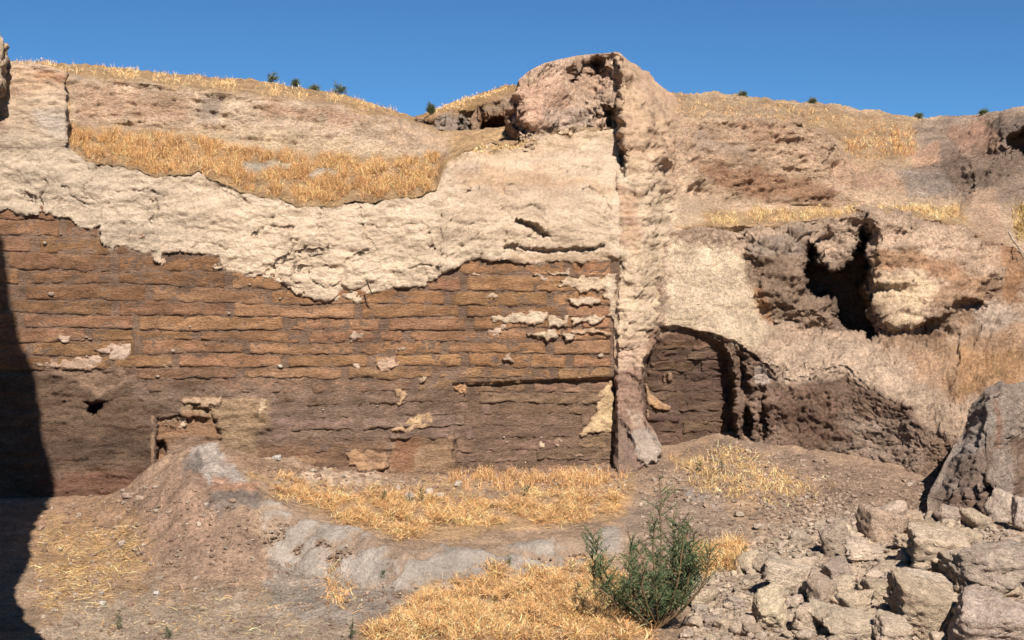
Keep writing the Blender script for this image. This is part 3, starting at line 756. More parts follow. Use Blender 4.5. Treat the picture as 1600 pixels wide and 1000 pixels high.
rP = P + n * ((1 - smooth_pl) * (1 - alc) * (rg * (1 - .35 * blg) * (1 - .75 * sstep(0, .15, cave)) * (.95 + .25 * crust) + 1.4 * strm * d_strata(P, 1.2, .11)) + smooth_pl * d_plaster(P, .5) + alc * d_strata(P, .5))[..., None]
cr = np.zeros(P.shape) + C(200, 160, 128)
cru = crust[..., None]
cr = C(134, 101, 80) * (1 - cru) + cr * cru
paint(cr, PXr, PYr, [
    ([(1042, 372), (1150, 380), (1190, 450), (1205, 520), (1180, 545), (1150, 536), (1100, 522), (1042, 512)], (230, 192, 151), 5, 12, 1),
    ([(1160, 395), (1265, 380), (1265, 458), (1302, 470), (1300, 512), (1240, 512), (1200, 490), (1170, 430)], (150, 116, 90), 6, 16, .9),
    ([(1165, 372), (1262, 360), (1262, 400), (1165, 400)], (176, 148, 124), 6, 14, .8),
    ([(1172, 450), (1190, 450), (1215, 510), (1190, 495)], (176, 112, 68), 5, 8, .7),
    ([(1360, 336), (1420, 338), (1520, 366), (1560, 440), (1480, 420), (1400, 390), (1362, 400)], (206, 164, 130), 6, 12, .9),
    ([(1370, 400), (1420, 385), (1540, 430), (1530, 460), (1420, 420), (1370, 425)], (184, 128, 86), 6, 14, .8),
    ([(1372, 430), (1440, 425), (1478, 460), (1440, 505), (1395, 505), (1372, 470)], (224, 182, 138), 5, 10, .9),
    ([(1470, 440), (1590, 430), (1590, 460), (1530, 480), (1490, 530), (1390, 550), (1375, 522), (1450, 505)], (166, 122, 88), 8, 16, .8),
    ([(1440, 470), (1510, 470), (1500, 520), (1445, 520)], (142, 112, 90), 6, 12, .6),
    ([(1515, 470), (1560, 465), (1600, 500), (1600, 530), (1560, 520), (1530, 500)], (204, 170, 142), 4, 10, .9),
    ([(1400, 550), (1600, 500), (1760, 500), (1760, 620), (1500, 620), (1450, 600)], (186, 136, 96), 12, 25, .8),
    ([(1500, 540), (1600, 560), (1600, 620), (1480, 612)], (186, 128, 78), 12, 25, .6),
    ([(1180, 540), (1330, 530), (1420, 600), (1500, 650), (1440, 640), (1320, 590), (1220, 600)], (216, 176, 142), 6, 14, .8),
    ([(1520, 300), (1570, 320), (1570, 430), (1530, 420)], (212, 164, 126), 6, 10, .7), ([(1560, 380), (1600, 400), (1600, 470), (1575, 470)], (166, 112, 72), 6, 10, .8),
    ([(1300, 640), (1440, 660), (1440, 740), (1300, 720)], (158, 128, 106), 12, 30, .8), ([(1210, 610), (1300, 600), (1330, 700), (1230, 700)], (118, 84, 66), 10, 25, .7),
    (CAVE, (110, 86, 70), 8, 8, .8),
    ([(1180, 572), (1200, 575), (1202, 600), (1184, 604)], (204, 176, 154), 2, 5, .8),
], 190)
al = alc[..., None]
ca = np.zeros(P.shape) + C(110, 82, 65)
paint(ca, PXr, PYr, [([(1000, 515), (1140, 515), (1140, 545), (1000, 548)], (122, 86, 64), 5, 8, .9), ([(1000, 660), (1150, 640), (1150, 720), (1000, 720)], (112, 80, 62), 8, 12, .8)], 195)
cr = cr * (1 + .16 * blg[..., None]) * (1 - al) + ca * al
cr = cr * (1 + .24 * fbm(P * np.array([4, 4, 5]), 4, 102)[..., None])
Q = grid_quads(*P.shape[:2])
inn = alc.ravel()[Q].mean(1) > .6
ruin = empty('ruined_wall', (2.4, 10.6, 0.35), 'eroded mudbrick ruin with a deep dark hollow and pale crusted slope, right of the buttress', 'wall')
# fold the top edge back under the grassy ledge
topf = rP[-1] + np.array([0, .10, .0]); topg = rP[-1] + np.array([0, .5, .06])
rP2 = np.concatenate([rP, topf[None], topg[None]]); cr2 = np.concatenate([cr, cr[-1:], cr[-1:]])
Q2 = grid_quads(*rP2.shape[:2])
put('weathered_face', sub_mesh('weathered_face', rP2, cr2, np.concatenate([Q[~inn], Q2[len(Q):]])), M_bank, ruin)
alcove = empty('arched_alcove', (1.35, 11.4, 0.5), 'shallow arched alcove with dark brick courses between buttress and ruin', 'alcove')
put('back_wall', sub_mesh('back_wall', rP, cr, Q[inn]), M_mortar, alcove)
AJ = [532, 547, 563, 579, 595, 611, 627, 643, 659, 676, 692]
AL_L = [(520, 1040), (545, 1022), (565, 1010), (590, 1004), (720, 1002)]
AL_R = [(520, 1104), (532, 1118), (545, 1130), (565, 1138), (600, 1142), (720, 1146)]
for k in range(len(AJ) - 1):
    l, r = float(curve(AL_L, AJ[k])), float(curve(AL_R, AJ[k]))
    cut = random.uniform(.35, .65) * (r - l) + l
    for a, b in ((l, cut), (cut, r)):
        cc = np.array([118, 86, 67]) if k > 0 else np.array([134, 95, 70])
        brick_obj('brick', a + 2, b - 2, lambda x, y=AJ[k]: y + 0 * x, lambda x, y=AJ[k + 1]: y + 0 * x, lambda x, y: niche_back(x, y) - .006, cc, alcove, k * 3.1 + a, step=4.0, rough=1.8)
for poly, th, c in (([(1008, 598), (1014, 606), (1016, 618), (1028, 620), (1034, 630), (1047, 634), (1047, 642), (1030, 640), (1016, 634), (1012, 640)], .05, (206, 150, 100)),
                    ([(1036, 586), (1039, 586), (1039, 597), (1036, 597)], .05, (146, 112, 90)), ([(1043, 584), (1050, 583), (1051, 594), (1044, 595)], .05, (146, 112, 90)),
                    ([(1011, 640), (1014, 640), (1013, 655), (1010, 655)], .05, (196, 150, 116))):
    flake('plaster_flake', poly, th, c, alcove, lambda x, y: niche_back(x, y), seed=int(poly[0][0] + poly[0][1]))

# ------------------------------------------------------------------ hillside on the right
hr_rows = [
    [(1030, 380, 11.6), (1100, 370, 11.6), (1240, 366, 11.6), (1370, 350, 11.6), (1500, 372, 11.65), (1545, 396, 11.7), (1600, 416, 11.7), (2020, 416, 11.6)],
    [(1030, 356, 11.55), (1100, 350, 11.5), (1180, 352, 11.5), (1240, 346, 11.5), (1300, 340, 11.5), (1370, 330, 11.45), (1420, 333, 11.45), (1500, 350, 11.5), (1545, 374, 11.6), (1600, 395, 11.6), (2020, 395, 11.5)],
    [(1030, 330, 11.7), (1060, 300, 11.8), (1100, 318, 12.1), (1160, 326, 12.2), (1220, 322, 12.2), (1300, 326, 12.2), (1340, 322, 12.2), (1400, 318, 12.2), (1500, 322, 12.1), (1520, 300, 12.0), (1570, 300, 11.9), (1600, 320, 11.9), (2020, 320, 11.8)],
    [(1030, 190, 12.2), (1060, 188, 12.3), (1120, 188, 12.36), (1200, 186, 12.36), (1240, 190, 12.36), (1290, 212, 12.4), (1310, 240, 12.6), (1340, 262, 12.7), (1400, 268, 12.7), (1440, 262, 12.7), (1490, 250, 12.6), (1540, 225, 12.5), (1570, 195, 12.4), (1600, 190, 12.3), (2020, 190, 12.2)],
    [(1030, 140, 14.4), (1045, 144, 14.4), (1100, 146, 14.4), (1160, 148, 14.4), (1200, 155, 14.4), (1260, 160, 14.4), (1300, 163, 14.4), (1350, 171, 14.4), (1400, 179, 14.4), (1440, 184, 14.4), (1480, 181, 14.4), (1530, 176, 14.0), (1570, 171, 13.6), (1600, 166, 13.4), (1700, 155, 13.4), (2020, 140, 13.4)],
]
pu = np.concatenate([np.linspace(1030, 1610, 280), np.linspace(1616, 2020, 40)])
PXs, PYs, Ys, Rs = rowpatch(pu, hr_rows, [4, 14, 76, 40])
for pol, d in (([(1575, 215), (1600, 200), (1640, 210), (1640, 250), (1590, 245)], .4), ([(1290, 222), (1304, 222), (1304, 246), (1290, 246)], .12), ([(1246, 194), (1254, 192), (1256, 201), (1248, 202)], .12)):
    Ys = Ys + d * sstep(3, -8, poly_sd(*wob(PXs, PYs, 14, 6, 201), pol))
P = W3(PXs, PYs, Ys)
rk = sstep(1.95, 2.1, Rs) * (1 - .45 * sstep(2.9, 3.2, Rs))
lump = sstep(1330, 1290, PXs)
sP = P + normals(P) * (rk * (d_rough(P, .75, 2.2) + (.35 + .65 * lump) * d_strata(P, 1.6, .11)) + (1 - rk) * (.03 * fbm(P * 4, 4, 44)))[..., None]
cs = np.zeros(P.shape) + C(218, 174, 134)
paint(cs, PXs, PYs, [
    ([(1030, 190), (1200, 186), (1440, 262), (1440, 180), (1200, 150), (1030, 140)], (200, 158, 116), 8, 14, 1),
    ([(1180, 160), (1420, 185), (1430, 250), (1340, 262), (1300, 215), (1230, 186)], (194, 146, 100), 10, 20, .6),
    ([(1060, 188), (1230, 186), (1305, 215), (1310, 320), (1200, 316), (1110, 280), (1060, 250)], (214, 168, 130), 6, 12, .9),
    ([(1085, 255), (1180, 262), (1290, 290), (1300, 322), (1200, 318), (1120, 292)], (172, 120, 86), 6, 18, .85),
    ([(1090, 205), (1170, 225), (1160, 245), (1100, 240)], (178, 148, 126), 8, 20, .5),
    ([(1150, 190), (1230, 200), (1240, 230), (1170, 225)], (200, 144, 108), 8, 16, .5),
    ([(1305, 230), (1360, 265), (1430, 275), (1420, 300), (1330, 300), (1300, 270)], (216, 164, 126), 6, 12, .9),
    ([(1430, 190), (1540, 178), (1620, 165), (1620, 320), (1500, 320), (1420, 300), (1430, 260)], (170, 138, 114), 8, 20, .9),
    ([(1480, 200), (1560, 190), (1560, 240), (1500, 235)], (196, 138, 106), 8, 24, .7),
    ([(1470, 240), (1620, 220), (1620, 270), (1540, 290), (1440, 300), (1440, 275)], (128, 102, 84), 8, 20, .8),
    ([(1540, 190), (1640, 185), (1640, 225), (1560, 215)], (112, 94, 82), 8, 20, .75),
    ([(1400, 268), (1480, 265), (1500, 300), (1420, 310)], (172, 148, 130), 6, 12, .7),
    ([(1420, 225), (1470, 225), (1470, 255), (1420, 262)], (212, 154, 116), 5, 12, .8),
    ([(1510, 298), (1560, 296), (1572, 400), (1530, 400)], (210, 162, 126), 4, 8, .9),
    ([(1040, 330), (1100, 330), (1200, 328), (1500, 322), (1520, 352), (1370, 335), (1180, 355), (1040, 362)], (206, 158, 106), 5, 8, .9),
    ([(1030, 300), (1090, 310), (1100, 345), (1040, 360)], (226, 184, 144), 8, 10, .8),
], 210)
cs = cs * 1.13 * (1 + .25 * fbm(P * np.array([3, 3, 5]), 4, 103)[..., None])
b1 = sP[-1] + np.array([0, 1.2, .05]); b2 = b1 + np.array([0, 6, -.6]); b3 = b2 + np.array([0, 12, -4])
sP2 = np.concatenate([sP, b1[None], b2[None], b3[None]]); cs2 = np.concatenate([cs, cs[-1:], cs[-1:], cs[-1:]])
tag(put('hillside', sub_mesh('hillside', sP2, cs2, grid_quads(*sP2.shape[:2])), M_hill), 'burnt and weathered hillside above the hollowed ruin', None, None, 'structure')

# ------------------------------------------------------------------ ground
def tps(pts):
    a = np.array(pts, float)
    n = len(a)
    d = np.hypot(a[:, None, 0] - a[None, :, 0], a[:, None, 1] - a[None, :, 1])
    K = np.where(d > 0, d * d * np.log(d + 1e-9), 0) + np.eye(n) * 0.02
    Pm = np.c_[np.ones(n), a[:, :2]]
    A = np.block([[K, Pm], [Pm.T, np.zeros((3, 3))]])
    s = np.linalg.solve(A, np.r_[a[:, 2], 0, 0, 0])
    def f(x, y):
        out = s[n] + s[n + 1] * x + s[n + 2] * y
        for k in range(n):
            r2 = (x - a[k, 0]) ** 2 + (y - a[k, 1]) ** 2
            out = out + s[k] * 0.5 * r2 * np.log(r2 + 1e-9)
        return out
    return f
def gp(px, py, z):
    Y = (H - z) * F / (py - HZ); return ((px - 800) * Y / F, Y, z)
low = tps([gp(60, 1000, 0), gp(300, 1000, 0), gp(600, 1000, 0.02), gp(900, 1000, .05), gp(90, 770, .11), gp(160, 745, .14), gp(30, 900, .02), gp(200, 870, .02), gp(300, 930, .0),
           gp(500, 930, 0), gp(650, 920, .03), gp(800, 900, .04), gp(950, 880, .06), gp(1100, 960, .04), gp(1200, 1000, .05), gp(1400, 900, .20), gp(1500, 1000, .10), gp(1590, 980, .14),
           gp(1550, 870, .24), gp(1300, 850, .18), gp(1100, 820, .17), gp(1000, 800, .18), gp(1140, 688, .52), gp(1250, 705, .46), gp(1350, 725, .40), gp(1440, 748, .33), gp(1000, 735, .31),
           gp(1250, 770, .28), gp(1480, 800, .25), gp(1600, 800, .26), gp(1100, 740, .36), (-6, 8, 0), (-6, 12, .1), (6, 8, .3), (6, 12, .5), (0, 4, 0), (-4, 4, 0), (4, 4, .05), (0, 13, .3), (0, 2, 0),
           (-2, 12, .2), (-3.6, 12, .15), (1.6, 12, .55)])
upp = tps([gp(300, 690, .57), gp(330, 698, .53), gp(310, 712, .50), gp(345, 742, .44), gp(385, 768, .40), gp(420, 788, .35), gp(520, 826, .24), gp(640, 866, .18), gp(760, 860, .18), gp(960, 836, .17), gp(430, 728, .30), gp(560, 738, .27),
           gp(700, 742, .26), gp(850, 728, .30), gp(960, 716, .33), gp(1000, 735, .31), gp(600, 790, .24), gp(800, 790, .24), gp(950, 790, .22), (-1.5, 12, .35), (.6, 12, .35), gp(255, 735, .34)])
_edge = [gp(248, 742, .30)[:2], gp(262, 720, .45)[:2], gp(282, 712, .47)[:2], gp(300, 745, .43)[:2], gp(322, 772, .38)[:2], gp(380, 782, .38)[:2], gp(418, 794, .34)[:2], gp(470, 818, .27)[:2], gp(540, 842, .21)[:2], gp(640, 872, .17)[:2],
         gp(760, 864, .17)[:2], gp(960, 840, .165)[:2], (0.95, 9.0), (1.05, 10.0), (1.0, 12.6), (-3.2, 12.6)]
KERB = np.array(_edge) * 50.0                          # plan outline of the raised floor, 2 cm units
def ground_h(x, y, detail=True):
    sh = x.shape
    x = x.ravel().astype(float); y = y.ravel().astype(float)
    q = np.stack([x, y, x * 0], -1)
    wx = 4.0 * fbm(q * 2.6, 4, 301); wy = 4.0 * fbm(q * 2.6 + 9.1, 4, 302)
    sd = poly_sd(x * 50 + wx, y * 50 + wy, KERB) / 50.0     # metres
    zl = low(x, y); zu = upp(x, y)
    px = 800 + F * x / np.maximum(y, .5)
    wl = sstep(470, 360, px)                               # left of the kerb the mound slopes away gently
    rt = sstep(.55, .8, x)
    m_st = sstep(.20, -.09, sd)
    m_gen = sstep(.80, -.05, sd) ** 1.4
    m = m_st * (1 - wl) * (1 - rt) + m_gen * np.maximum(wl, rt)
    far = sstep(14, 22, np.hypot(x * .9, y - 6))
    z = zl + (np.maximum(zu, zl) - zl) * m
    z = z * (1 - far) + 0.1 * far
    if detail:
        z = z + .035 * fbm(q * 1.6, 4, 303) + .014 * fbm(q * 9, 4, 304, .6) + .006 * fbm(q * 34, 3, 305)
        mnd = sstep(-1.2, -1.6, x) * sstep(-2.9, -2.4, x) * sstep(8.4, 8.9, y)
        z = z + mnd * (.05 * billow(q * 5, 4, 307, .6) + flaky(q, (4, 4, 4), 308, .008)) + flaky(q, (3, 3, 3), 309, .003)
        pile = sstep(1.0, 1.6, x) * sstep(9.2, 8.3, y)
        z = z + pile * (.05 * fbm(q * 5, 4, 306) + .03)
    return z.reshape(sh), m.reshape(sh), sd.reshape(sh)
gx = np.concatenate([[-400, -150, -60, -25, -12, -8], np.linspace(-6, -4.4, 14), np.linspace(-4.35, 4.35, 560), np.linspace(4.4, 6, 14), [8, 12, 25, 60, 150, 400]])
gy = np.concatenate([[-300, -100, -30, -8, 0], np.linspace(2, 6.0, 14), 6.05 * (11.6 / 6.05) ** np.linspace(0, 1, 330), [12, 13, 15, 18, 25, 40, 80, 200, 600]])
GX, GY = np.meshgrid(gx, gy)
GZ, GM, GSD = ground_h(GX, GY)
gP = np.stack([GX, GY, GZ], -1)
YY = np.maximum(GY, .6)
GPX = 800 + F * GX / YY; GPY = HZ + (H - GZ) * F / YY
cg = np.zeros(gP.shape) + C(170, 132, 101)
paint(cg, GPX, GPY, [
    ([(40, 780), (240, 745), (330, 800), (240, 880), (60, 900)], (172, 126, 92), 20, 30, .8),
    ([(200, 740), (310, 700), (400, 830), (430, 900), (250, 900), (160, 850)], (150, 114, 90), 20, 30, .8),
    ([(260, 745), (330, 760), (330, 850), (280, 850)], (160, 120, 94), 14, 20, .6),
    ([(100, 940), (560, 920), (560, 1010), (60, 1010)], (176, 148, 120), 20, 30, .8),
    ([(420, 860), (640, 930), (900, 900), (960, 850), (960, 900), (620, 980), (420, 960)], (158, 138, 120), 14, 20, .9),
    ([(300, 700), (340, 690), (390, 750), (330, 760), (290, 730)], (190, 168, 150), 6, 12, .9),
    ([(285, 715), (310, 705), (315, 735), (290, 740)], (110, 94, 84), 5, 10, .8),
    ([(330, 762), (405, 765), (412, 790), (345, 800), (320, 785)], (118, 102, 90), 8, 14, .8),
    ([(335, 745), (400, 755), (405, 766), (330, 764)], (196, 132, 96), 4, 8, .7),
    ([(340, 695), (420, 725), (960, 716), (1000, 740), (960, 745), (420, 745), (350, 715)], (160, 118, 88), 8, 10, .8),
    ([(455, 735), (590, 735), (600, 760), (480, 765)], (228, 186, 148), 8, 20, .8),
    ([(960, 790), (1120, 770), (1200, 850), (1100, 880), (1000, 860)], (156, 126, 102), 12, 20, .8),
    ([(1058, 760), (1110, 758), (1138, 785), (1128, 798), (1085, 788)], (176, 156, 142), 3, 8, .9),
    ([(1000, 740), (1140, 680), (1460, 745), (1460, 830), (1250, 790)], (150, 116, 92), 10, 20, .9),
    ([(1050, 700), (1200, 720), (1300, 790), (1150, 800), (1060, 750)], (186, 140, 98), 15, 30, .6),
    ([(1080, 870), (1200, 830), (1280, 800), (1620, 830), (1620, 1010), (1080, 1010)], (202, 166, 132), 16, 25, .9),
    ([(560, 1005), (620, 950), (680, 905), (760, 885), (930, 870), (1000, 950), (1020, 1005)], (204, 150, 92), 10, 14, .8),
    ([(380, 738), (560, 762), (800, 738), (990, 745), (990, 800), (850, 825), (640, 850), (500, 805)], (196, 146, 96), 10, 14, .75),
    ([(60, 800), (220, 810), (240, 900), (60, 960)], (186, 136, 84), 20, 40, .5),
], 310, 22, 0.45, 1.3)
# the plaster of the kerb itself
wallmask = sstep(.24, .12, GSD) * sstep(-.16, -.08, GSD) * sstep(400, 425, GPX) * sstep(985, 955, GPX)
kc = np.zeros(gP.shape) + C(186, 165, 146)
paint(kc, GPX, GPY, [([(640, 830), (980, 820), (980, 930), (640, 930)], (158, 140, 124), 14, 20, .8), ([(820, 835), (945, 835), (940, 858), (820, 858)], (194, 172, 150), 6, 12, .8)], 330, 20)
spotm = sstep(-.05, .25, fbm(gP * 7, 4, 333))
kfl = sstep(-.14, .02, fbm(gP * np.array([4, 4, 7]), 6, 332, .6))
kmix = (wallmask * (.15 + .85 * kfl))[..., None]
cg = cg * (1 - kmix) + kc * kmix
cg = cg * (1 + .2 * fbm(gP * 2.5, 4, 334)[..., None] + .2 * fbm(gP * 12, 5, 335, .6)[..., None])
gP = gP + (normals(gP) * (wallmask * (.02 * fbm(gP * 4, 4, 336) + .4 * d_plaster(gP * 1.2, 1.0) + .022 * kfl))[..., None])
Q = grid_quads(*gP.shape[:2])
kq = wallmask.ravel()[Q].mean(1) > .5
ground = put('ground', sub_mesh('ground', gP, cg, Q[~kq]), M_ground)
tag(ground, 'dusty brown trench floor with straw and pebbles', None, None, 'structure')
kerb = put('plastered_kerb', sub_mesh('plastered_kerb', gP, cg, Q[kq]), M_plaster)
tag(kerb, 'low curved kerb with flaking grey plaster edging the raised straw floor', 'kerb')
def gz(x, y):
    """height of the finished ground sheet, read back from its grid"""
    x = np.asarray(x, float); y = np.asarray(y, float)
    i = np.clip(np.searchsorted(gx, x) - 1, 0, len(gx) - 2); j = np.clip(np.searchsorted(gy, y) - 1, 0, len(gy) - 2)
    u = np.clip((x - gx[i]) / (gx[i + 1] - gx[i]), 0, 1); v = np.clip((y - gy[j]) / (gy[j + 1] - gy[j]), 0, 1)
    return (GZ[j, i] * (1 - u) + GZ[j, i + 1] * u) * (1 - v) + (GZ[j + 1, i] * (1 - u) + GZ[j + 1, i + 1] * u) * v
_ys = np.linspace(5.2, 11.8, 400)
def ray_ground(pts):
    pts = np.asarray(pts, float); out = np.zeros((len(pts), 3))
    ys = np.linspace(5.0, 11.7, 110)
    for a in range(0, len(pts), 20000):
        q = pts[a:a + 20000]
        X = (q[:, :1] - 800) * ys / F; Z = H - (q[:, 1:] - HZ) * ys / F
        d = Z - gz(X, np.broadcast_to(ys, X.shape))
        k = np.clip(np.argmax(d <= 0, 1), 1, len(ys) - 1); r = np.arange(len(q))
        t = np.clip(d[r, k - 1] / (d[r, k - 1] - d[r, k] + 1e-9), 0, 1)
        Y = ys[k - 1] + t * (ys[k] - ys[k - 1]); x = (q[:, 0] - 800) * Y / F
        out[a:a + 20000] = np.stack([x, Y, gz(x, Y)], -1)
    return out
def hit(px, py):
    """where the view line of a photo pixel meets the ground"""
    x = (px - 800) * _ys / F
    z = H - (py - HZ) * _ys / F
    g = gz(x, _ys)
    k = np.argmax(z <= g)
    return np.array([x[k], _ys[k], g[k]])

# ------------------------------------------------------------------ foreground stub of wall at the right
fr_L = [(600, 1560), (606, 1548), (618, 1527), (640, 1514), (670, 1504), (700, 1488), (740, 1468), (775, 1452), (800, 1452), (860, 1470)]
fr_R = [(600, 1980), (860, 1980)]
def fr_depth(px, py, u):
    y = 9.25 - .0022 * (py - 600)
    y = y + .22 * sstep(.06, 0, u) - .03 * sstep(1500, 1545, px) + .05 * np.sin(px / 21.) + .10 * sstep(1575, 1600, px) * sstep(640, 700, py)
    return y + .10 * sstep(7, 2, line_d(*wob(px, py, 20, 5, 401), [(1552, 820), (1548, 780), (1530, 720)])) * (py > 760)
PXq, PYq, Yq = sidepatch(np.linspace(860, 601, 150), fr_L, fr_R, 190, fr_depth)
PYq = PYq + (860 - PYq) / 260.0 * (8 * fbm(np.stack([PXq / 26., PXq * 0, PXq * 0 + 4.4], -1), 4, 402) + .10 * np.clip(PXq - 1600, 0, 400) - 3)
P = W3(PXq, PYq, Yq)
uq = np.linspace(0, 1, 190)[None]
qP = P + normals(P) * ((.4 + .6 * sstep(0, .04, uq)) * (.3 + .7 * sstep(601, 625, PYq)) * (d_rough(P, .95, .55) + .02 * fbm(P * 14, 4, 3)))[..., None]
cq = np.zeros(P.shape) + C(166, 140, 120)
paint(cq, PXq, PYq, [([(1500, 690), (1560, 680), (1560, 800), (1480, 790)], (132, 104, 86), 15, 25, .8), ([(1455, 760), (1550, 780), (1550, 840), (1455, 830)], (112, 84, 68), 10, 15, .8),
                     ([(1520, 640), (1550, 630), (1552, 680), (1500, 720), (1482, 730)], (172, 150, 134), 6, 14, .8), ([(1560, 690), (1582, 690), (1585, 760), (1560, 770)], (168, 142, 122), 5, 10, .8),
                     ([(1585, 680), (1620, 680), (1620, 800), (1588, 800)], (120, 88, 68), 5, 10, .8), ([(1556, 610), (1568, 640), (1574, 700), (1562, 690)], (166, 112, 86), 4, 8, .7)], 400)
cq = cq * (1 + .24 * fbm(P * 5, 4, 104)[..., None])
lf = EYE + (qP[:, :1] - EYE) * 1.06 + np.array([.05, 0, -.05]); lf2 = EYE + (qP[:, :1] - EYE) * 1.12 + np.array([.2, 0, -.1])
qP = np.concatenate([lf2, lf, qP], 1); cq = np.concatenate([cq[:, :1], cq[:, :1], cq], 1)
tp = EYE + (qP[-1] - EYE) * 1.04 - np.array([0, 0, .05]); tp2 = EYE + (qP[-1] - EYE) * 1.12 - np.array([0, 0, .35])
qP = np.concatenate([qP, tp[None], tp2[None]]); cq = np.concatenate([cq, cq[-1:], cq[-1:]])
wstub = empty('wall_stub', (3.2, 9.1, 0.25), 'grey brown furrowed wall stub standing behind the rubble at the right edge', 'wall')
put('weathered_face', sub_mesh('weathered_face', qP, cq, grid_quads(*qP.shape[:2])), M_bank, wstub)

# ------------------------------------------------------------------ rocks
_ico = {}
def ico(n):
    if n not in _ico:
        bm = bmesh.new(); bmesh.ops.create_icosphere(bm, subdivisions=n, radius=1)
        bm.verts.ensure_lookup_table()
        _ico[n] = (np.array([v.co[:] for v in bm.verts]), np.array([[v.index for v in f.verts] for f in bm.faces]))
        bm.free()
    return _ico[n]
def rock_mesh(name, size, seed, sub=4, col=(200, 164, 130), boxy=.7, rough=1.0, rot=None):
    V, T = ico(sub)
    r = np.random.default_rng(seed)
    nn = np.concatenate([np.array([[1, 0, 0], [-1, 0, 0], [0, 1, 0], [0, -1, 0], [0, 0, 1], [0, 0, -1]]) + .22 * r.normal(size=(6, 3)), r.normal(size=(7, 3))])
    nn /= np.linalg.norm(nn, axis=1)[:, None]
    ds = np.concatenate([r.uniform(.72, .95, 6), r.uniform(.82, 1.15, 7)])
    p = 60 if boxy > .5 else 14
    s = np.maximum(V @ nn.T, 0) / ds
    rad = (s ** p).sum(1) ** (-1 / p)
    D = V * rad[:, None]
    rad2 = 1 + rough * (.10 * fbm(D * 1.6 + seed, 4, 5) + flaky(D + seed, (2.2, 2.2, 3.6), 7, .022) + .085 * billow(D * 4.5 + seed, 5, 6, .68) - .08 * (1 - sstep(0, .05, np.abs(gn(D * 1.8 + seed * 3.1, 8)))))
    D = D * rad2[:, None] * np.array(size)[None] * .5 * 1.08
    if rot is not None:
        from mathutils import Euler
        D = D @ np.array(Euler(rot).to_matrix()).T
    col = np.array(col) * .7 + np.array([208, 186, 160]) * .3
    cc = np.tile(C(*col), (len(V), 1)) * (1.12 + .17 * r.uniform(-1, 1)) * np.array([1, 1 + .015 * r.uniform(-1, 1), 1 + .05 * r.uniform(-1, 1)]) * (1 + .2 * fbm(V * 2.2 + seed, 4, 9)[:, None])
    return mesh_np(name, D, None, T, cc, smooth=True)
def place_rock(name, cx, cy, w, h, label, seed, dep=None, rot=(0, 0, 0), col=(200, 164, 130), boxy=.7, cat='block', group='rubble heap of broken mudbrick', sub=4, lift=0.0, rough=1.0):
    w, h = (w * .88, h * .9) if name == 'mudbrick_block' else (w, h)
    b = hit(cx, cy + h * .42)
    Y = b[1]
    ww, hh = w * Y / F, h * Y / F
    dp = dep * Y / F if dep else .5 * (ww + hh)
    o = put(name, rock_mesh(name, (ww, dp, hh), seed, sub, col, boxy, rough, rot), M_rock, None, (b[0], Y + dp * .25, b[2] + hh * .40 + lift))
    return tag(o, label, cat, group)
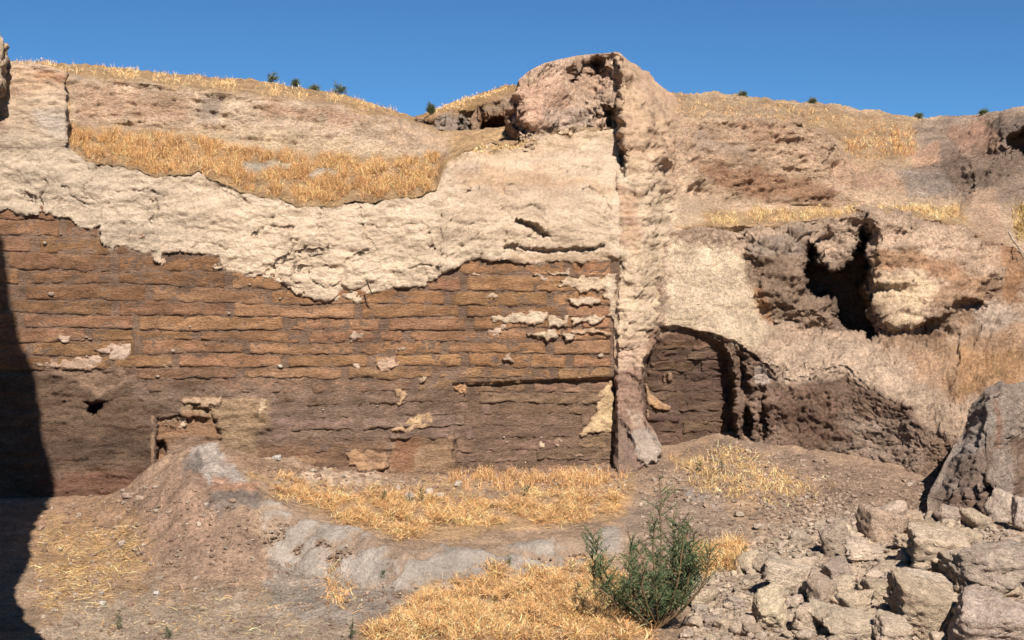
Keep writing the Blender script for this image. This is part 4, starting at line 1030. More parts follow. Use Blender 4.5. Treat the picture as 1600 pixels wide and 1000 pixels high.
RK = [
    (1371, 821, 48, 60, 'upright split block with a dark left side at the back of the rubble', 11, 60, (0, .05, .35), (212, 164, 122)),
    (1305, 848, 46, 54, 'rounded tan boulder at the back left of the rubble heap', 12, 50, (0, 0, .2), (206, 166, 130)),
    (1427, 812, 36, 28, 'small block resting between the upright block and the flat slab', 13, 40, (0, .1, -.3), (206, 160, 120)),
    (1442, 828, 76, 22, 'flat narrow slab lying in front of the wall stub', 14, 50, (0, .06, .1), (212, 166, 126)),
    (1420, 848, 42, 20, 'flat lump with a dark gap beneath, left of the big pale boulder', 15, 40, (.1, .05, .4), (200, 158, 122)),
    (1480, 866, 118, 92, 'largest pale faceted boulder in the middle of the rubble', 16, 110, (.25, .1, .3), (214, 174, 138)),
    (1560, 890, 170, 78, 'broad grey slab overhanging a dark gap at the right edge', 17, 130, (.12, .03, -.1), (186, 154, 128)),
    (1455, 914, 158, 30, 'long thin slab sloping down to the right across the rubble', 18, 60, (.25, .19, -.12), (206, 174, 146)),
    (1452, 962, 140, 92, 'big cracked block under the long sloping slab', 19, 90, (.3, .25, .3), (200, 160, 122)),
    (1284, 926, 46, 58, 'leaning oval stone with a dark left side', 20, 44, (0, .15, .5), (206, 164, 132)),
    (1308, 896, 46, 36, 'dark rough block behind the leaning oval stone', 21, 44, (0, 0, .2), (168, 136, 112)),
    (1352, 866, 64, 30, 'lumpy clod in front of the upright split block', 22, 44, (.1, .05, .2), (202, 164, 130)),
    (1338, 944, 50, 46, 'blocky clod right of the leaning oval stone', 23, 46, (.1, .1, .6), (204, 166, 130)),
    (1376, 930, 44, 40, 'angular clod left of the big cracked block', 24, 40, (.1, -.1, .2), (200, 162, 128)),
    (1556, 972, 150, 82, 'massive cracked boulder in the lower right corner', 25, 110, (.2, .1, -.3), (190, 156, 130)),
    (1243, 904, 86, 46, 'wide flat pale block at the left flank of the rubble', 26, 70, (.2, .05, .1), (210, 172, 138)),
    (1205, 962, 66, 62, 'pale smooth slab near the bottom edge left of the heap', 27, 70, (.35, .05, .2), (222, 184, 146)),
    (1146, 944, 30, 22, 'small grey stone lying alone right of the green shrub', 28, 30, (0, 0, .3), (184, 152, 126)),
    (1108, 974, 26, 22, 'dark little stone beside the shrub near the bottom edge', 29, 26, (0, 0, .3), (158, 126, 102)),
    (1097, 952, 28, 14, 'thin grey stone touching the shrub', 30, 24, (.1, .1, .5), (176, 148, 128)),
    (1172, 984, 34, 26, 'brown clod beside the dark gap at the bottom edge', 31, 30, (0, .1, .3), (176, 138, 106)),
    (1338, 984, 100, 40, 'wide pale clod at the bottom edge below the oval stone', 32, 60, (.25, 0, .1), (212, 174, 138)),
    (1576, 798, 46, 54, 'pale block leaning on the foot of the wall stub', 33, 46, (.05, .1, .3), (196, 162, 140)),
    (1604, 806, 40, 60, 'grey block at the right edge beside the wall stub', 34, 46, (.05, 0, -.2), (186, 154, 134)),
    (1212, 884, 32, 30, 'small clod at the upper left of the rubble heap', 35, 30, (0, .1, .4), (200, 166, 136)),
    (1395, 990, 70, 46, 'tan wedge between two blocks at the bottom edge', 36, 50, (.3, .2, .5), (204, 166, 130)),
    (1266, 968, 60, 44, 'rounded clod below the leaning oval stone', 37, 50, (.1, 0, .7), (208, 170, 134)),
    (1512, 846, 60, 34, 'flat clod behind the largest pale boulder', 38, 46, (.2, .1, .2), (206, 166, 130)),
    (1396, 893, 60, 26, 'loose flat clod above the long sloping slab', 39, 40, (.1, -.1, .2), (206, 168, 132)),
    (1530, 930, 60, 26, 'small clod heap under the overhanging grey slab', 40, 30, (.1, 0, .3), (200, 160, 128)),
]
for cx, cy, w, h, lab, sd, dp, rt, c in RK:
    place_rock('mudbrick_block', cx, cy, w, h, lab, sd, dp, rt, c, sub=5 if w > 60 else 4)
SHORT = {11: 'upright split block', 12: 'rounded boulder at the back', 13: 'small block by the flat slab', 14: 'flat narrow slab', 15: 'flat lump over a gap', 16: 'largest pale boulder', 17: 'broad grey overhanging slab',
         18: 'long sloping slab', 19: 'big cracked block', 20: 'leaning oval stone', 21: 'dark rough block', 22: 'lumpy clod by the split block', 23: 'blocky clod by the oval stone', 24: 'angular clod by the cracked block',
         25: 'massive corner boulder', 26: 'wide flat pale block', 27: 'pale smooth slab', 28: 'lone grey stone', 29: 'dark little stone by the shrub', 30: 'thin grey stone by the shrub', 31: 'brown clod at the bottom edge',
         32: 'wide pale clod at the bottom edge', 33: 'pale block at the stub foot', 34: 'grey block at the right edge', 35: 'clod at the heap corner', 36: 'tan wedge at the bottom edge', 37: 'rounded clod below the oval stone',
         38: 'flat clod behind the largest boulder', 39: 'flat clod above the sloping slab', 40: 'clods under the grey slab'}
# loose middle-sized clods of the heap, each its own object
heap = [(1120, 900), (1200, 850), (1280, 815), (1350, 790), (1480, 812), (1620, 840), (1620, 1005), (1060, 1005), (1090, 940)]
shared = [rock_mesh('clod_mesh_%d' % k, (1, .9, .75), 600 + k, 3, (204, 166, 131), .7 if k % 2 else .3, 1.3) for k in range(10)]
for me in shared:
    me.materials.append(M_rock)
def scatter_poly(poly, n):
    a = np.array(poly, float); lo, hi = a.min(0), a.max(0); out = []
    while len(out) < n:
        p = rng.uniform(lo, hi, (n * 2, 2))
        out += [tuple(q) for q in p[poly_sd(p[:, 0], p[:, 1], poly) < 0]]
    return out[:n]
seen_lab = set()
for (x, y) in scatter_poly(heap, 295):
    s = float(rng.choice([10, 13, 16, 20, 26, 34, 42], p=[.27, .23, .19, .13, .09, .06, .03]))
    b = hit(x, y)
    r = s * b[1] / F
    o = bpy.data.objects.new('clod', shared[int(rng.integers(10))])
    COL.objects.link(o)
    o.location = (b[0], b[1], b[2] + r * .22); o.scale = (r * rng.uniform(.8, 1.25), r, r * rng.uniform(.7, 1.1)); o.rotation_euler = tuple(rng.uniform(-.5, .5, 2)) + (rng.uniform(0, 6.3),)
    nb_k = min(RK, key=lambda k: (k[0] - x) ** 2 + ((k[1] - y) * 1.4) ** 2)
    side = ('left of' if x < nb_k[0] - nb_k[2] * .3 else 'right of' if x > nb_k[0] + nb_k[2] * .3 else 'behind' if y < nb_k[1] else 'in front of')
    size = 'tiny' if s < 12 else 'small' if s < 18 else 'fist-sized' if s < 30 else 'large'
    lab = '%s loose clod %s the %s' % (size, side, SHORT[nb_k[5]])
    if lab in seen_lab:
        nb2 = sorted(RK, key=lambda k: (k[0] - x) ** 2 + ((k[1] - y) * 1.4) ** 2)[1]
        lab2 = '%s clod between the %s and the %s' % (size, SHORT[nb_k[5]], SHORT[nb2[5]])
        lab = lab2 if len(lab2.replace('-', ' ').split()) <= 15 else lab
    seen_lab.add(lab)
    tag(o, lab, 'clod', 'loose clods of the rubble heap')
# stones on the floor big enough to pick out
ST = [(200, 776, 22, 9, 'flat pale stone near the wall foot at the left', (206, 160, 128)), (218, 778, 14, 8, 'pale chip right beside the flat stone by the wall foot', (206, 162, 130)),
      (190, 852, 15, 11, 'lone grey stone on the mound slope at the left', (190, 156, 130)), (285, 916, 14, 11, 'pinkish stone at the foot of the mound', (190, 136, 104)),
      (244, 928, 9, 6, 'white chip lying below the mound', (226, 206, 186)), (160, 944, 14, 7, 'flat white stone on the pale floor at lower left', (224, 200, 176)),
      (157, 928, 12, 6, 'flat grey stone above the white one at lower left', (176, 150, 128)), (432, 716, 15, 9, 'white lump lying at the wall foot beside the niche', (232, 214, 190)),
      (716, 756, 12, 11, 'white lump in the straw under the doorway edge', (226, 196, 164)), (670, 770, 10, 16, 'upright pale stone beside the green weeds', (216, 184, 154)),
      (683, 776, 22, 10, 'flat pale stone right of the green weeds', (222, 184, 146)), (1155, 804, 18, 9, 'flat pale stone on the bare floor right of the shrub', (204, 170, 140)),
      (640, 776, 20, 12, 'pale stone lying left of the weeds in the straw', (220, 184, 150)), (1186, 824, 20, 10, 'crumbly pale clod on the floor behind the rubble', (196, 164, 138)),
      (1422, 757, 12, 8, 'small pale stone near the foot of the ruin', (206, 172, 146)), (1170, 706, 9, 6, 'tiny pale stone on the dark slope below the alcove', (206, 170, 140))]
for k, (x, y, w, h, lab, c) in enumerate(ST):
    place_rock('stone', x, y, w, h, lab, 700 + k, None, (0, 0, random.uniform(0, 3)), c, .3, 'stone', 'loose stones on the trench floor', 3, rough=.8)

# gravel: far too many to count
def gravel(name, polys, label, sizes, cols, mat=M_rock, lift=.3):
    V, T = ico(1)
    VV, TT, CC = [], [], []; nvv = 0
    for poly, n in polys:
        pts = scatter_poly(poly, n)
        pts = np.array(pts)
        X, Y, z = ray_ground(pts).T
        r = rng.choice(sizes, n) * rng.uniform(.6, 1.4, n) * Y / F * .5
        jit = 1 + .35 * rng.normal(size=(n, len(V)))[..., None] * .6
        sc = np.stack([rng.uniform(.8, 1.5, n), rng.uniform(.8, 1.3, n), rng.uniform(.45, .9, n)], -1)
        ang = rng.uniform(0, 6.3, n); ca, sa = np.cos(ang), np.sin(ang)
        vs = V[None] * jit * sc[:, None] * r[:, None, None]
        vs = np.stack([vs[..., 0] * ca[:, None] - vs[..., 1] * sa[:, None], vs[..., 0] * sa[:, None] + vs[..., 1] * ca[:, None], vs[..., 2]], -1)
        vs = vs + np.stack([X, Y, z + r * lift], -1)[:, None]
        VV.append(vs.reshape(-1, 3)); TT.append((T[None] + (np.arange(n) * len(V))[:, None, None] + nvv).reshape(-1, 3)); nvv += n * len(V)
        cc = np.array([C(*c) for c in cols])[rng.integers(len(cols), size=n)] * rng.uniform(.75, 1.25, (n, 1))
        CC.append(np.repeat(cc, len(V), 0))
    o = put(name, mesh_np(name, np.concatenate(VV), None, np.concatenate(TT), np.concatenate(CC), smooth=False), mat)
    return tag(o, label, 'gravel', None, 'stuff')
gravel('gravel', [(heap, 7000), ([(1600, 830), (1800, 840), (1800, 1000), (1600, 1000)], 1800)], 'crumbled tan grit filling the rubble heap at lower right', [3, 4, 5, 7, 9], [(208, 174, 142), (192, 162, 134), (218, 184, 152)])
gravel('gravel', [([(1000, 745), (1140, 690), (1450, 750), (1560, 830), (1300, 830), (1150, 900), (1000, 860)], 2600), ([(1180, 780), (1340, 770), (1340, 830), (1200, 840)], 900)],
       'small grit scattered on the sloping floor below the ruin', [2, 2.5, 3, 4, 5, 7], [(190, 152, 122), (170, 134, 108), (206, 172, 142)])
gravel('gravel', [([(60, 790), (240, 745), (420, 800), (650, 920), (560, 1005), (60, 1005)], 2200), ([(400, 810), (640, 880), (960, 860), (950, 920), (620, 960), (420, 900)], 1000),
                  ([(420, 730), (960, 722), (990, 770), (900, 800), (420, 770)], 1500)],
       'fine pebbles strewn over the floor left of the shrub', [2, 2, 2.5, 3, 4, 5, 7], [(186, 148, 118), (160, 122, 96), (176, 138, 108), (206, 176, 148)])

# ------------------------------------------------------------------ dry grass
def blades(B, hgt, el, wid, cols, seed=0, seeds=0.1, hum=0.0):
    """thin bent stalks; el = mean and spread of the angle they rise at; hum = hummocks in the mat"""
    r = np.random.default_rng(seed)
    n = len(B)
    B = np.array(B, float)
    if hum:
        q = np.stack([B[:, 0], B[:, 1], B[:, 0] * 0], -1)
        B[:, 2] += hum * np.clip(.35 + fbm(q * 7, 3, seed + 3) + .5 * fbm(q * 22, 2, seed + 4), 0, 2) * r.uniform(.2, 1, n)
    hgt = hgt * r.uniform(.4, 1.3, n)
    a = r.uniform(0, 2 * np.pi, n); f = r.uniform(0, 2 * np.pi, n)
    e1 = np.clip(r.normal(el[0], el[1], n), -.1, 1.55); e2 = e1 - np.abs(r.normal(0, .5, n))
    up = np.array([0, 0, 1.0])
    dv = lambda e, a: np.stack([np.cos(e) * np.cos(a), np.cos(e) * np.sin(a), np.sin(e)], -1)
    sd = np.stack([np.cos(f), np.sin(f), .4 * np.sin(f * 3)], -1) * (wid * r.uniform(.6, 1.5, n))[:, None] * .5
    p1 = B + hgt[:, None] * .5 * dv(e1, a)
    p2 = p1 + hgt[:, None] * .5 * dv(e2, a + r.normal(0, .4, n))
    V = np.stack([B - sd, B + sd, p1 - sd * .8, p1 + sd * .8, p2], 1)
    i = (np.arange(n) * 5)[:, None]
    Qd = i + np.array([[0, 1, 3, 2]]); T = i + np.array([[2, 3, 4]])
    pal = np.array([C(*c) for c in cols])
    tone = 1 + .3 * fbm(B * np.array([3, 3, 3.]), 3, seed + 9) + .35 * fbm(B * 16., 2, seed + 8)
    cc = np.minimum(1.36 * pal[r.integers(len(pal), size=n)] * r.uniform(.5, 1.3, (n, 1)) * tone[:, None], .8)
    CC = np.repeat(cc, 5, 0)
    V = V.reshape(-1, 3)
    k = r.random(n) < seeds                                 # small seed heads
    m = int(k.sum())
    if m:
        c = p2[k]; s = wid * r.uniform(.7, 1.6, m)[:, None]
        g = r.uniform(0, 6.28, m)
        ex = np.stack([np.cos(g), np.sin(g), g * 0], -1)
        hv = np.stack([c - up * s * 1.3, c - ex * s, c + ex * s, c + up * s * 1.3], 1).reshape(-1, 3)
        j = (np.arange(m) * 4)[:, None] + len(V)
        Qd = np.concatenate([Qd, j + np.array([[0, 2, 3, 1]])])
        V = np.concatenate([V, hv]); CC = np.concatenate([CC, np.repeat(cc[k] * 1.25, 4, 0)])
    return V, Qd, T, CC
def tuft(B, k, rad, seed):
    """gather single stalks into tufts of about k"""
    r = np.random.default_rng(seed)
    c = B[:max(1, len(B) // k)]
    i = r.integers(len(c), size=len(B))
    w = r.random(len(c)) ** 2 * .9 + .1
    d = r.normal(0, rad, (len(B), 3)) * w[i][:, None]; d[:, 2] = 0
    return c[i] + d
def grass(name, B, h, el, wid, label, cols, seed, seeds=.1, cat='grass', hum=0.0):
    V, Qd, T, CC = blades(np.asarray(B), h, el, wid, cols, seed, seeds, hum)
    o = put(name, mesh_np(name, V, Qd, T, CC, smooth=False), M_grass)
    return tag(o, label, cat, None, 'stuff')
def on_patch(Pm, PXm, PYm, poly, n, seed, clump=.5, scale=30.0, holes=()):
    r = np.random.default_rng(seed)
    nv, nu = PXm.shape
    # triangle-area-weighted picks inside the polygon
    c = (PXm[:-1, :-1] + PXm[1:, 1:]) / 2, (PYm[:-1, :-1] + PYm[1:, 1:]) / 2
    wx, wy = wob(c[0], c[1], 25, 8, seed)
    ins = sstep(3, -16, poly_sd(wx, wy, poly)) ** 1.3
    for hp in holes:
        ins = ins * (poly_sd(wx, wy, hp) > 0)
    Pq = Pm[:nv, :nu]
    area = np.linalg.norm(np.cross(Pq[:-1, 1:] - Pq[:-1, :-1], Pq[1:, :-1] - Pq[:-1, :-1]), axis=-1)
    den = np.clip(.55 + clump * 2 * fbm(np.stack([c[0] / scale, c[1] / scale, c[0] * 0], -1), 4, seed), 0.02, 2)
    wgt = (area * ins * den).ravel(); wgt = wgt / wgt.sum()
    idx = r.choice(len(wgt), n, p=wgt)
    i, j = idx // (nu - 1), idx % (nu - 1)
    u, v = r.random((n, 1)), r.random((n, 1))
    return Pq[i, j] * (1 - u) * (1 - v) + Pq[i, j + 1] * u * (1 - v) + Pq[i + 1, j] * (1 - u) * v + Pq[i + 1, j + 1] * u * v
GOLD = [(226, 174, 112), (216, 160, 98), (236, 192, 132), (198, 140, 86)]
BRONZE = [(150, 104, 64), (218, 148, 84), (228, 160, 94), (196, 126, 70), (240, 182, 118)]
PALEG = [(222, 170, 104), (212, 156, 90), (230, 190, 130), (196, 136, 76)]
G1 = [(108, 198), (200, 203), (300, 213), (350, 225), (420, 236), (500, 240), (560, 246), (620, 246), (692, 238), (692, 265), (684, 298), (640, 311), (560, 317), (500, 325), (470, 324), (400, 304), (345, 289), (310, 271), (240, 279), (200, 262), (150, 258), (108, 232)]
B = on_patch(hl_P, PXh, PYh, G1, 44000, 501, 1.9, 20, [[(372, 254), (455, 258), (462, 270), (380, 270)], [(480, 263), (530, 265), (530, 275), (486, 276)], [(430, 238), (600, 240), (600, 232), (430, 230)]])
B = tuft(B, 14, .03, 1)
grass('dry_grass', B, .075, (.85, .45), .0024, 'thick bronze dry grass on the sloping ledge above the plaster', BRONZE, 1, .3, hum=.02)
B = on_patch(hl_P, PXh, PYh, [(-300, 70), (-60, 80), (150, 96), (350, 116), (500, 134), (600, 162), (640, 176), (640, 186), (600, 180), (500, 162), (400, 151), (300, 137), (200, 127), (108, 119), (-300, 112)], 9000, 502, 1.4)
grass('dry_grass', B, .05, (.9, .45), .0035, 'golden grass fringe along the left skyline', GOLD, 2)
B = on_patch(rP2[-2:], np.tile(PXr[-1], (2, 1)), np.stack([PYr[-1], PYr[-1] - 5]), [(990, 300), (2000, 300), (2000, 400), (990, 400)], 10, 503)
RL = [(1105, 332), (1160, 328), (1220, 324), (1300, 328), (1340, 323), (1400, 319), (1500, 323), (1512, 350), (1420, 334), (1370, 331), (1300, 341), (1240, 347), (1180, 353), (1100, 352)]
B = on_patch(sP, PXs, PYs, RL, 8000, 504, 1.3)
grass('dry_grass', B, .045, (.9, .4), .0032, 'short golden grass strip on the ledge above the hollowed ruin', GOLD, 3)
B = on_patch(sP, PXs, PYs, [(1330, 205), (1430, 195), (1436, 232), (1400, 246), (1330, 246), (1310, 225)], 1800, 505, 1.4, 16)
B2 = on_patch(sP, PXs, PYs, [(1040, 150), (1200, 158), (1440, 188), (1430, 250), (1340, 262), (1290, 205), (1060, 185)], 1300, 506, 2.2, 12)
grass('dry_grass', np.concatenate([B, B2]), 0.05, (.9, .4), .0038, 'tufts of dry grass on the slope under the right skyline', BRONZE, 4)
B = on_patch(sP, PXs, PYs, [(1572, 318), (1640, 310), (1640, 385), (1580, 380)], 1600, 507, .7, 20)
grass('dry_grass', B, .06, (1., .4), .004, 'olive dry grass clump at the right edge below the burnt bank', [(176, 134, 70), (150, 120, 64), (196, 150, 84)], 5)
B = on_patch(lw_P, np.tile(np.concatenate([np.linspace(-430, -20, 80), np.linspace(-18, 968, lw_nu - 80)]), (lw_nv, 1)), PY, [(735, 226), (840, 213), (840, 228), (740, 240)], 900, 508, .3)
B = np.concatenate([B, on_patch(fP, PXf, PYf, [(665, 184), (700, 172), (740, 158), (800, 140), (800, 125), (700, 160), (665, 175)], 2500, 509, .3)])
grass('dry_grass', B, .035, (.9, .4), .004, 'sparse dry grass on the bank and ledge left of the stump', GOLD, 6)
def on_ground(poly, n, seed, clump=.5, scale=40.):
    pts = []
    r = np.random.default_rng(seed)
    a = np.array(poly, float); lo, hi = a.min(0), a.max(0)
    while len(pts) < n:
        q = r.uniform(lo, hi, (n * 2, 2))
        wx, wy = wob(q[:, 0], q[:, 1], 40, 18, seed)
        den = .55 + clump * 2 * fbm(np.stack([q[:, 0] / scale, q[:, 1] / scale * 1.6, q[:, 0] * 0], -1), 4, seed)
        pts += list(q[(r.random(len(q)) < sstep(8, -26, poly_sd(wx, wy, poly)) ** 1.4) & (r.random(len(q)) < den)])
    return ray_ground(pts[:n])
STRAW = [(150, 108, 68), (242, 176, 106), (234, 158, 88), (248, 196, 134), (216, 144, 80), (190, 124, 70)]
grass('dry_grass', on_ground([(385, 742), (450, 745), (560, 768), (660, 772), (760, 775), (860, 765), (975, 765), (975, 800), (850, 822), (700, 832), (640, 850), (590, 838), (500, 800), (430, 775)], 44000, 521, 1.6),
      .07, (.3, .35), .0022, 'matted orange straw filling the raised floor behind the kerb', STRAW, 7, .1, hum=.045)
grass('dry_grass', on_ground([(700, 738), (800, 732), (990, 742), (985, 770), (700, 768)], 3500, 522, 1.0, 25), .085, (.95, .45), .0028, 'wiry dry weeds along the foot of the brick wall', [(206, 140, 84), (186, 124, 74), (220, 164, 104)], 8, .35)
grass('dry_grass', on_ground([(560, 1010), (620, 955), (680, 908), (760, 888), (850, 892), (930, 872), (960, 882), (1005, 950), (1030, 1010)], 80000, 523, 1.1, 34),
      .07, (.35, .4), .0022, 'dense golden straw mound in the foreground left of the shrub', STRAW, 9, .12, hum=.07)
grass('dry_grass', on_ground([(1085, 862), (1160, 852), (1165, 892), (1100, 905)], 7000, 524, .3), .09, (.6, .45), .0022, 'golden straw tuft between shrub and rubble', STRAW, 10, .12, hum=.06)
grass('dry_grass', on_ground([(50, 820), (230, 815), (240, 880), (200, 920), (90, 965), (45, 940)], 3800, 525, 1.3, 30), .08, (.12, .15), .0028, 'thin trampled straw on the floor beside the black shadow', PALEG, 11, .03)
grass('dry_grass', on_ground([(1045, 700), (1150, 700), (1230, 730), (1310, 770), (1200, 800), (1060, 770)], 3000, 526, 1.7, 22), .065, (.6, .45), .0028, 'sparse dry stalks on the slope below the alcove', PALEG, 12, .2, hum=.02)
grass('dry_grass', on_ground([(500, 870), (545, 870), (560, 960), (500, 940)], 700, 527, 1.0, 20), .07, (.5, .4), .0028, 'wispy straw tuft in front of the kerb', STRAW, 13, .2)
grass('dry_grass', on_ground([(150, 900), (500, 930), (480, 1005), (100, 1005)], 900, 528, 1.3, 30), .07, (.1, .12), .0028, 'few straw stalks on the pale floor at the bottom edge', PALEG, 14, .02)

# ------------------------------------------------------------------ green plants
def tube(pts, rad, V, T, Cc, col):
    pts = np.asarray(pts); n0 = sum(len(v) for v in V)
    k = 4; m = len(pts)
    ang = np.arange(k) * 2 * np.pi / k
    d = np.gradient(pts, axis=0); d /= np.linalg.norm(d, axis=1)[:, None] + 1e-9
    a = np.cross(d, [.3, .8, .1]); a /= np.linalg.norm(a, axis=1)[:, None] + 1e-9
    b = np.cross(d, a)
    rr = rad * np.linspace(1, .35, m)
    ring = pts[:, None] + rr[:, None, None] * (np.cos(ang)[None, :, None] * a[:, None] + np.sin(ang)[None, :, None] * b[:, None])
    V.append(ring.reshape(-1, 3)); Cc.append(np.tile(C(*col), (m * k, 1)))
    for i in range(m - 1):
        for j in range(k):
            p, q, r_, s = i * k + j, i * k + (j + 1) % k, (i + 1) * k + (j + 1) % k, (i + 1) * k + j
            T.append([n0 + p, n0 + q, n0 + r_]); T.append([n0 + p, n0 + r_, n0 + s])
def feathery(name, base, height, stems, label, seed, spread=1.0, leafcol=((52, 72, 44), (64, 86, 50), (44, 60, 40), (78, 96, 58)), leaf=.028, central=True, twigs=16, per=16, cat='shrub', group=None):
    r = np.random.default_rng(seed)
    root = empty(name, tuple(base), label, cat, group)
    V, T, Cc = [], [], []
    LB, LD = [], []
    for s in range(stems):
        a = r.uniform(0, 6.28); out = (0.05 if (s == 0 and central) else r.uniform(.25, 1.0)) * spread
        hs = height * (1.0 if s == 0 else r.uniform(.45, .82)) * (1 - .25 * min(out, 1))
        t = np.linspace(0, 1, 9)[:, None]
        end = np.array([math.cos(a) * out * height * .48, math.sin(a) * out * height * .40, hs])
        bend = np.array([math.cos(a), math.sin(a), 0]) * out * height * .12
        pts = np.array(base) + t * end + np.sin(t * np.pi) * bend + .012 * height * r.normal(size=(9, 3)) * t
        tube(pts, .007 * height / .7, V, T, Cc, (124, 96, 66))
        for k in range(twigs):
            f = r.uniform(.18, 1.0); c = pts[int(f * 8)] * (1 - (f * 8 % 1)) + pts[min(8, int(f * 8) + 1)] * (f * 8 % 1)
            a2 = r.uniform(0, 6.28)
            ln = height * r.uniform(.10, .26) * (1.15 - f * .75)
            dv = np.array([math.cos(a2), math.sin(a2), r.uniform(.35, 1.2)]); dv /= np.linalg.norm(dv)
            tp = c + np.linspace(0, 1, 4)[:, None] * dv * ln + np.array([0, 0, .15 * ln]) * np.linspace(0, 1, 4)[:, None] ** 2
            tube(tp, .0022 * height / .7, V, T, Cc, (70, 84, 50))
            q = r.random(per)
            LB.append(c + q[:, None] * dv * ln + np.array([0, 0, .15 * ln]) * q[:, None] ** 2)
            ld = dv + .75 * r.normal(size=(per, 3)); LD.append(ld / np.linalg.norm(ld, axis=1)[:, None])
    put('stems', mesh_np('stems', np.concatenate(V), None, T, np.concatenate(Cc)), M_leaf, root)
    LB, LD = np.concatenate(LB), np.concatenate(LD)
    n = len(LB); L = leaf * r.uniform(.5, 1.4, n)[:, None]
    sd = np.cross(LD, r.normal(size=(n, 3))); sd /= np.linalg.norm(sd, axis=1)[:, None]
    sd *= leaf * .055
    LV = np.stack([LB - sd * .5, LB + sd * .5, LB + LD * L * .6 + sd, LB + LD * L, LB + LD * L * .6 - sd], 1).reshape(-1, 3)
    i = (np.arange(n) * 5)[:, None]
    LT = np.concatenate([i + np.array([[0, 1, 2]]), i + np.array([[0, 2, 4]]), i + np.array([[4, 2, 3]])])
    cc = np.array([C(*c) for c in leafcol])[r.integers(len(leafcol), size=n)] * r.uniform(.7, 1.3, (n, 1))
    tag(put('foliage', mesh_np('foliage', LV, None, LT, np.repeat(cc, 5, 0), smooth=False), M_leaf, root), None, None, None, 'stuff')
    return root
b = hit(1028, 982)
feathery('green_shrub', b, .74, 24, 'dark green feathery shrub standing in the straw at the foreground', 31, 1.0, ((64, 84, 52), (82, 104, 62), (52, 68, 44), (104, 120, 74), (134, 126, 80)), per=17, twigs=24, leaf=.026)
b = hit(940, 960)
feathery('green_shrub', b, .32, 8, 'small faded green bush in the straw left of the big shrub', 32, 1.1, ((86, 92, 56), (108, 106, 64), (70, 80, 48)), per=9, twigs=9, leaf=.026)
for (x, y, hpx, lab, sp) in [(640, 792, 36, 'taller slim green weed in the straw below the wall', .25), (660, 786, 34, 'slim green weed right behind the taller one below the wall', .25), (600, 786, 26, 'small green weed left of the slim pair below the wall', .4),
                             (187, 986, 34, 'tiny green seedling on the pale floor at lower left', .6), (262, 1000, 22, 'faint green sprig at the bottom edge', .6), (1128, 738, 28, 'dark weed on the slope below the alcove', .4),
                             (1092, 740, 22, 'thin weed left of the dark weed below the alcove', .4), (1165, 875, 30, 'dark wilted weed between straw tuft and rubble', .7), (550, 1000, 40, 'thin green stalk at the bottom edge near the straw mound', .5),
                             (822, 775, 24, 'greyish weed at the wall foot under the pale speck', .6), (600, 910, 24, 'thin green stalk in front of the kerb', .3), (795, 890, 26, 'dark weed between kerb and straw mound', .4)]:
    b = hit(x, y)
    feathery('green_weed', b, hpx * b[1] / F, 4, lab, int(x), sp, ((74, 84, 56), (92, 100, 66), (60, 72, 48)), .016, True, 8, 6, 'weed', 'green weeds on the trench floor')
def on_sky(Pm, PXm, PYm, px, row):
    j = np.argmin(np.abs(PXm[row] - px)); return Pm[row, j]
for (px, hpx, lab, sp, src) in [(425, 17, 'leftmost little green bush on the left skyline', .7, 'l'), (462, 14, 'thin upright sprig among the bushes on the left skyline', .3, 'l'), (493, 11, 'low green bush third along the left skyline', .9, 'l'),
                                (530, 22, 'biggest rounded green bush on the left skyline', .6, 'l'), (1160, 7, 'small dark bush on the right skyline near the stump', .8, 'r'), (1270, 6, 'low tuft midway along the right skyline', .9, 'r'), (1436, 7, 'dark tuft in the dip of the right skyline', .9, 'r'), (1535, 9, 'dark tuft above the burnt bank on the right skyline', .7, 'r')]:
    p = on_sky(hl_P, PXh, PYh, px, PXh.shape[0] - 2) if src == 'l' else on_sky(sP, PXs, PYs, px, PXs.shape[0] - 2)
    feathery('skyline_bush', p - np.array([0, 0, .01]), hpx * 14.2 / F, 7, lab, int(px), sp * 1.6, ((98, 108, 74), (118, 122, 86), (78, 90, 62)), .045, False, 6, 7, 'bush', 'little bushes along the skyline')
p = on_sky(fP, PXf, PYf, 672, PXf.shape[0] - 14)
feathery('skyline_bush', p, .13, 9, 'olive bush clinging to the notch left of the stump', 672, .6, ((92, 92, 56), (74, 80, 48)), .035, True, 9, 9, 'bush', 'little bushes along the skyline')
# bleached root on the right face, twigs
def twig(name, pts, rad, label, colr):
    V, T, Cc = [], [], []
    c = np.array(pts)[0]
    tube(np.array(pts) - c, rad, V, T, Cc, colr)
    return tag(put(name, mesh_np(name, np.concatenate(V), None, T, np.concatenate(Cc)), M_rock, None, tuple(c)), label, 'twig')
twig('bare_root', [W3(np.array(x), np.array(y), np.array(d)) for x, y, d in ((1576, 362, 11.5), (1584, 376, 11.42), (1592, 388, 11.38), (1600, 402, 11.36), (1612, 420, 11.36))], .010, 'pale bare root hanging down the face at the right edge', (206, 176, 150))
twig('twig', [W3(np.array(x), np.array(y), np.array(d)) for x, y, d in ((573, 437, 10.78), (576, 448, 10.76), (581, 458, 10.78), (585, 464, 10.8))], .008, 'thin dark twig hanging over the plaster edge in mid wall', (96, 70, 52))

# left jambs of the little niche
for k, (x, w, d) in enumerate(((238.5, 5, .01),)):
    flake('niche_jamb', [(x - w / 2, 650), (x + w / 2, 649), (x + w / 2, 738), (x - w / 2, 738)], .03 - d, (150, 118, 92), wall, wall_front, amp=1.6, seed=800 + k, rough=.4)

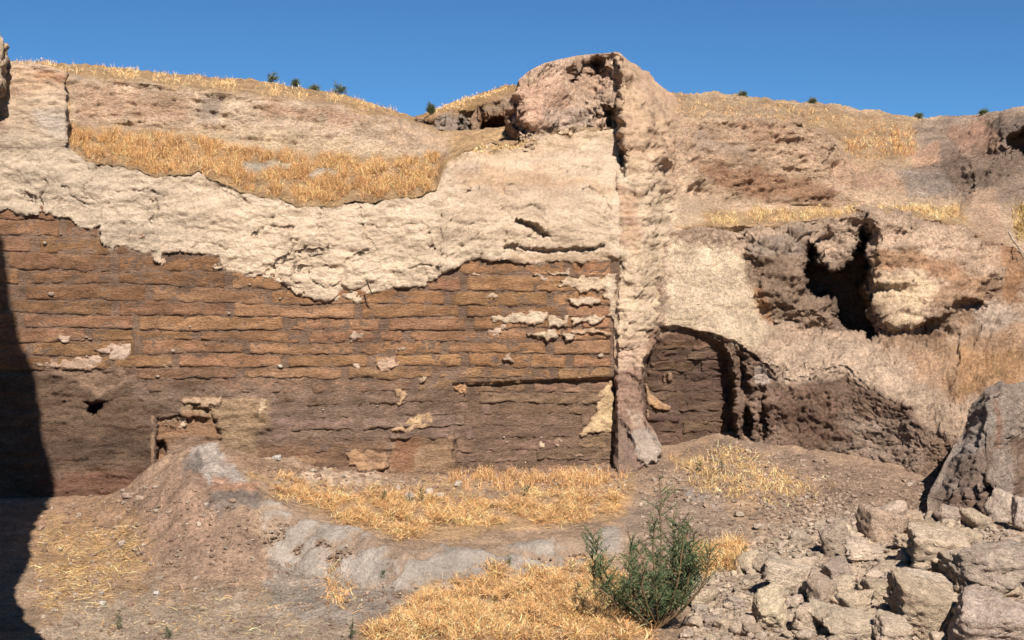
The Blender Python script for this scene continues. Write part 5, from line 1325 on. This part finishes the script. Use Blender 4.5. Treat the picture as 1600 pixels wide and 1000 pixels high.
# ledge boulder at the far left top
place = W3(np.array(-20.0), np.array(98.0), np.array(10.72))
o = put('earth_lump', rock_mesh('earth_lump', (.27, .3, .50), 903, 5, (200, 160, 124), .3, 2.0), M_bank, None, tuple(place))
tag(o, 'crumbly earth lump standing on the wall top at the left edge', 'lump')

# ------------------------------------------------------------------ tall baulk beside the camera: its shadow falls on the left of the wall
Yc = 4.0
sh = [tuple(W3(np.array(float(x)), np.array(float(y)), np.array(10.82))) for x, y in ((-160, 358), (-60, 361), (-20, 364), (0, 369), (8, 376), (14, 392), (18, 420), (20, 460), (32, 500), (38, 545), (55, 580), (66, 640), (74, 700), (84, 740), (90, 768))]
for x, y in ((70, 800), (55, 830), (50, 870), (38, 905), (28, 935)):
    sh.append(tuple(hit(x, y)))
sh.append(tuple(hit(60, 985))); sh.append(tuple(hit(110, 1030)))
prof = []
for q in sh:
    q = np.array(q); t = (q[1] - Yc) / -S[1]
    c = q + S * t
    prof.append((c[0], c[2]))
prof = np.array(prof)                                     # right edge of the baulk seen along the sun, top to bottom
zt = np.linspace(prof[0, 1], -.3, 260)
o_ = np.argsort(prof[:, 1])
xe = np.interp(zt, prof[o_, 1], prof[o_, 0])
xe = np.minimum(xe, np.where(zt < 3.0, -1.58, 9.0))     # stays outside the picture
sec = np.array([(0, 0), (-.12, -.35), (-.25, -1.1), (-2.6, -1.3), (-3.0, -.3), (-2.8, .5), (-.9, .45), (-.15, .10)])  # plan section round the edge
k2 = np.repeat(np.arange(len(sec)), 6)
secf = np.array([sec[i] * (1 - f) + sec[(i + 1) % len(sec)] * f for i in range(len(sec)) for f in np.linspace(0, 1, 21)[:-1]])
bp = np.zeros((len(zt), len(secf) + 1, 3))
for i, z in enumerate(zt[::-1]):
    s2 = np.vstack([secf, secf[:1]])
    bp[i, :, 0] = xe[::-1][i] + s2[:, 0]; bp[i, :, 1] = Yc + s2[:, 1]; bp[i, :, 2] = z
bp = bp[:, ::-1]
nb_ = normals(bp)
bp = bp + nb_ * (.45 * d_rough(bp, .8, 1.6) - .02 + .3 * d_strata(bp, 1., .12))[..., None]
capr = bp[-1].mean(0)
bp = np.concatenate([bp, (bp[-1] * .4 + capr * .6 + np.array([0, 0, .12]))[None], np.tile(capr + np.array([0, 0, .15]), (1, bp.shape[1], 1))])
cbk = (np.zeros(bp.shape) + C(176, 132, 98)) * (1 + .25 * fbm(bp * np.array([2, 2, 5]), 4, 990)[..., None])
tag(put('excavation_baulk', sub_mesh('excavation_baulk', bp, cbk, grid_quads(*bp.shape[:2])), M_bank), 'tall earth baulk just outside the left edge, throwing the black shadow', 'baulk')
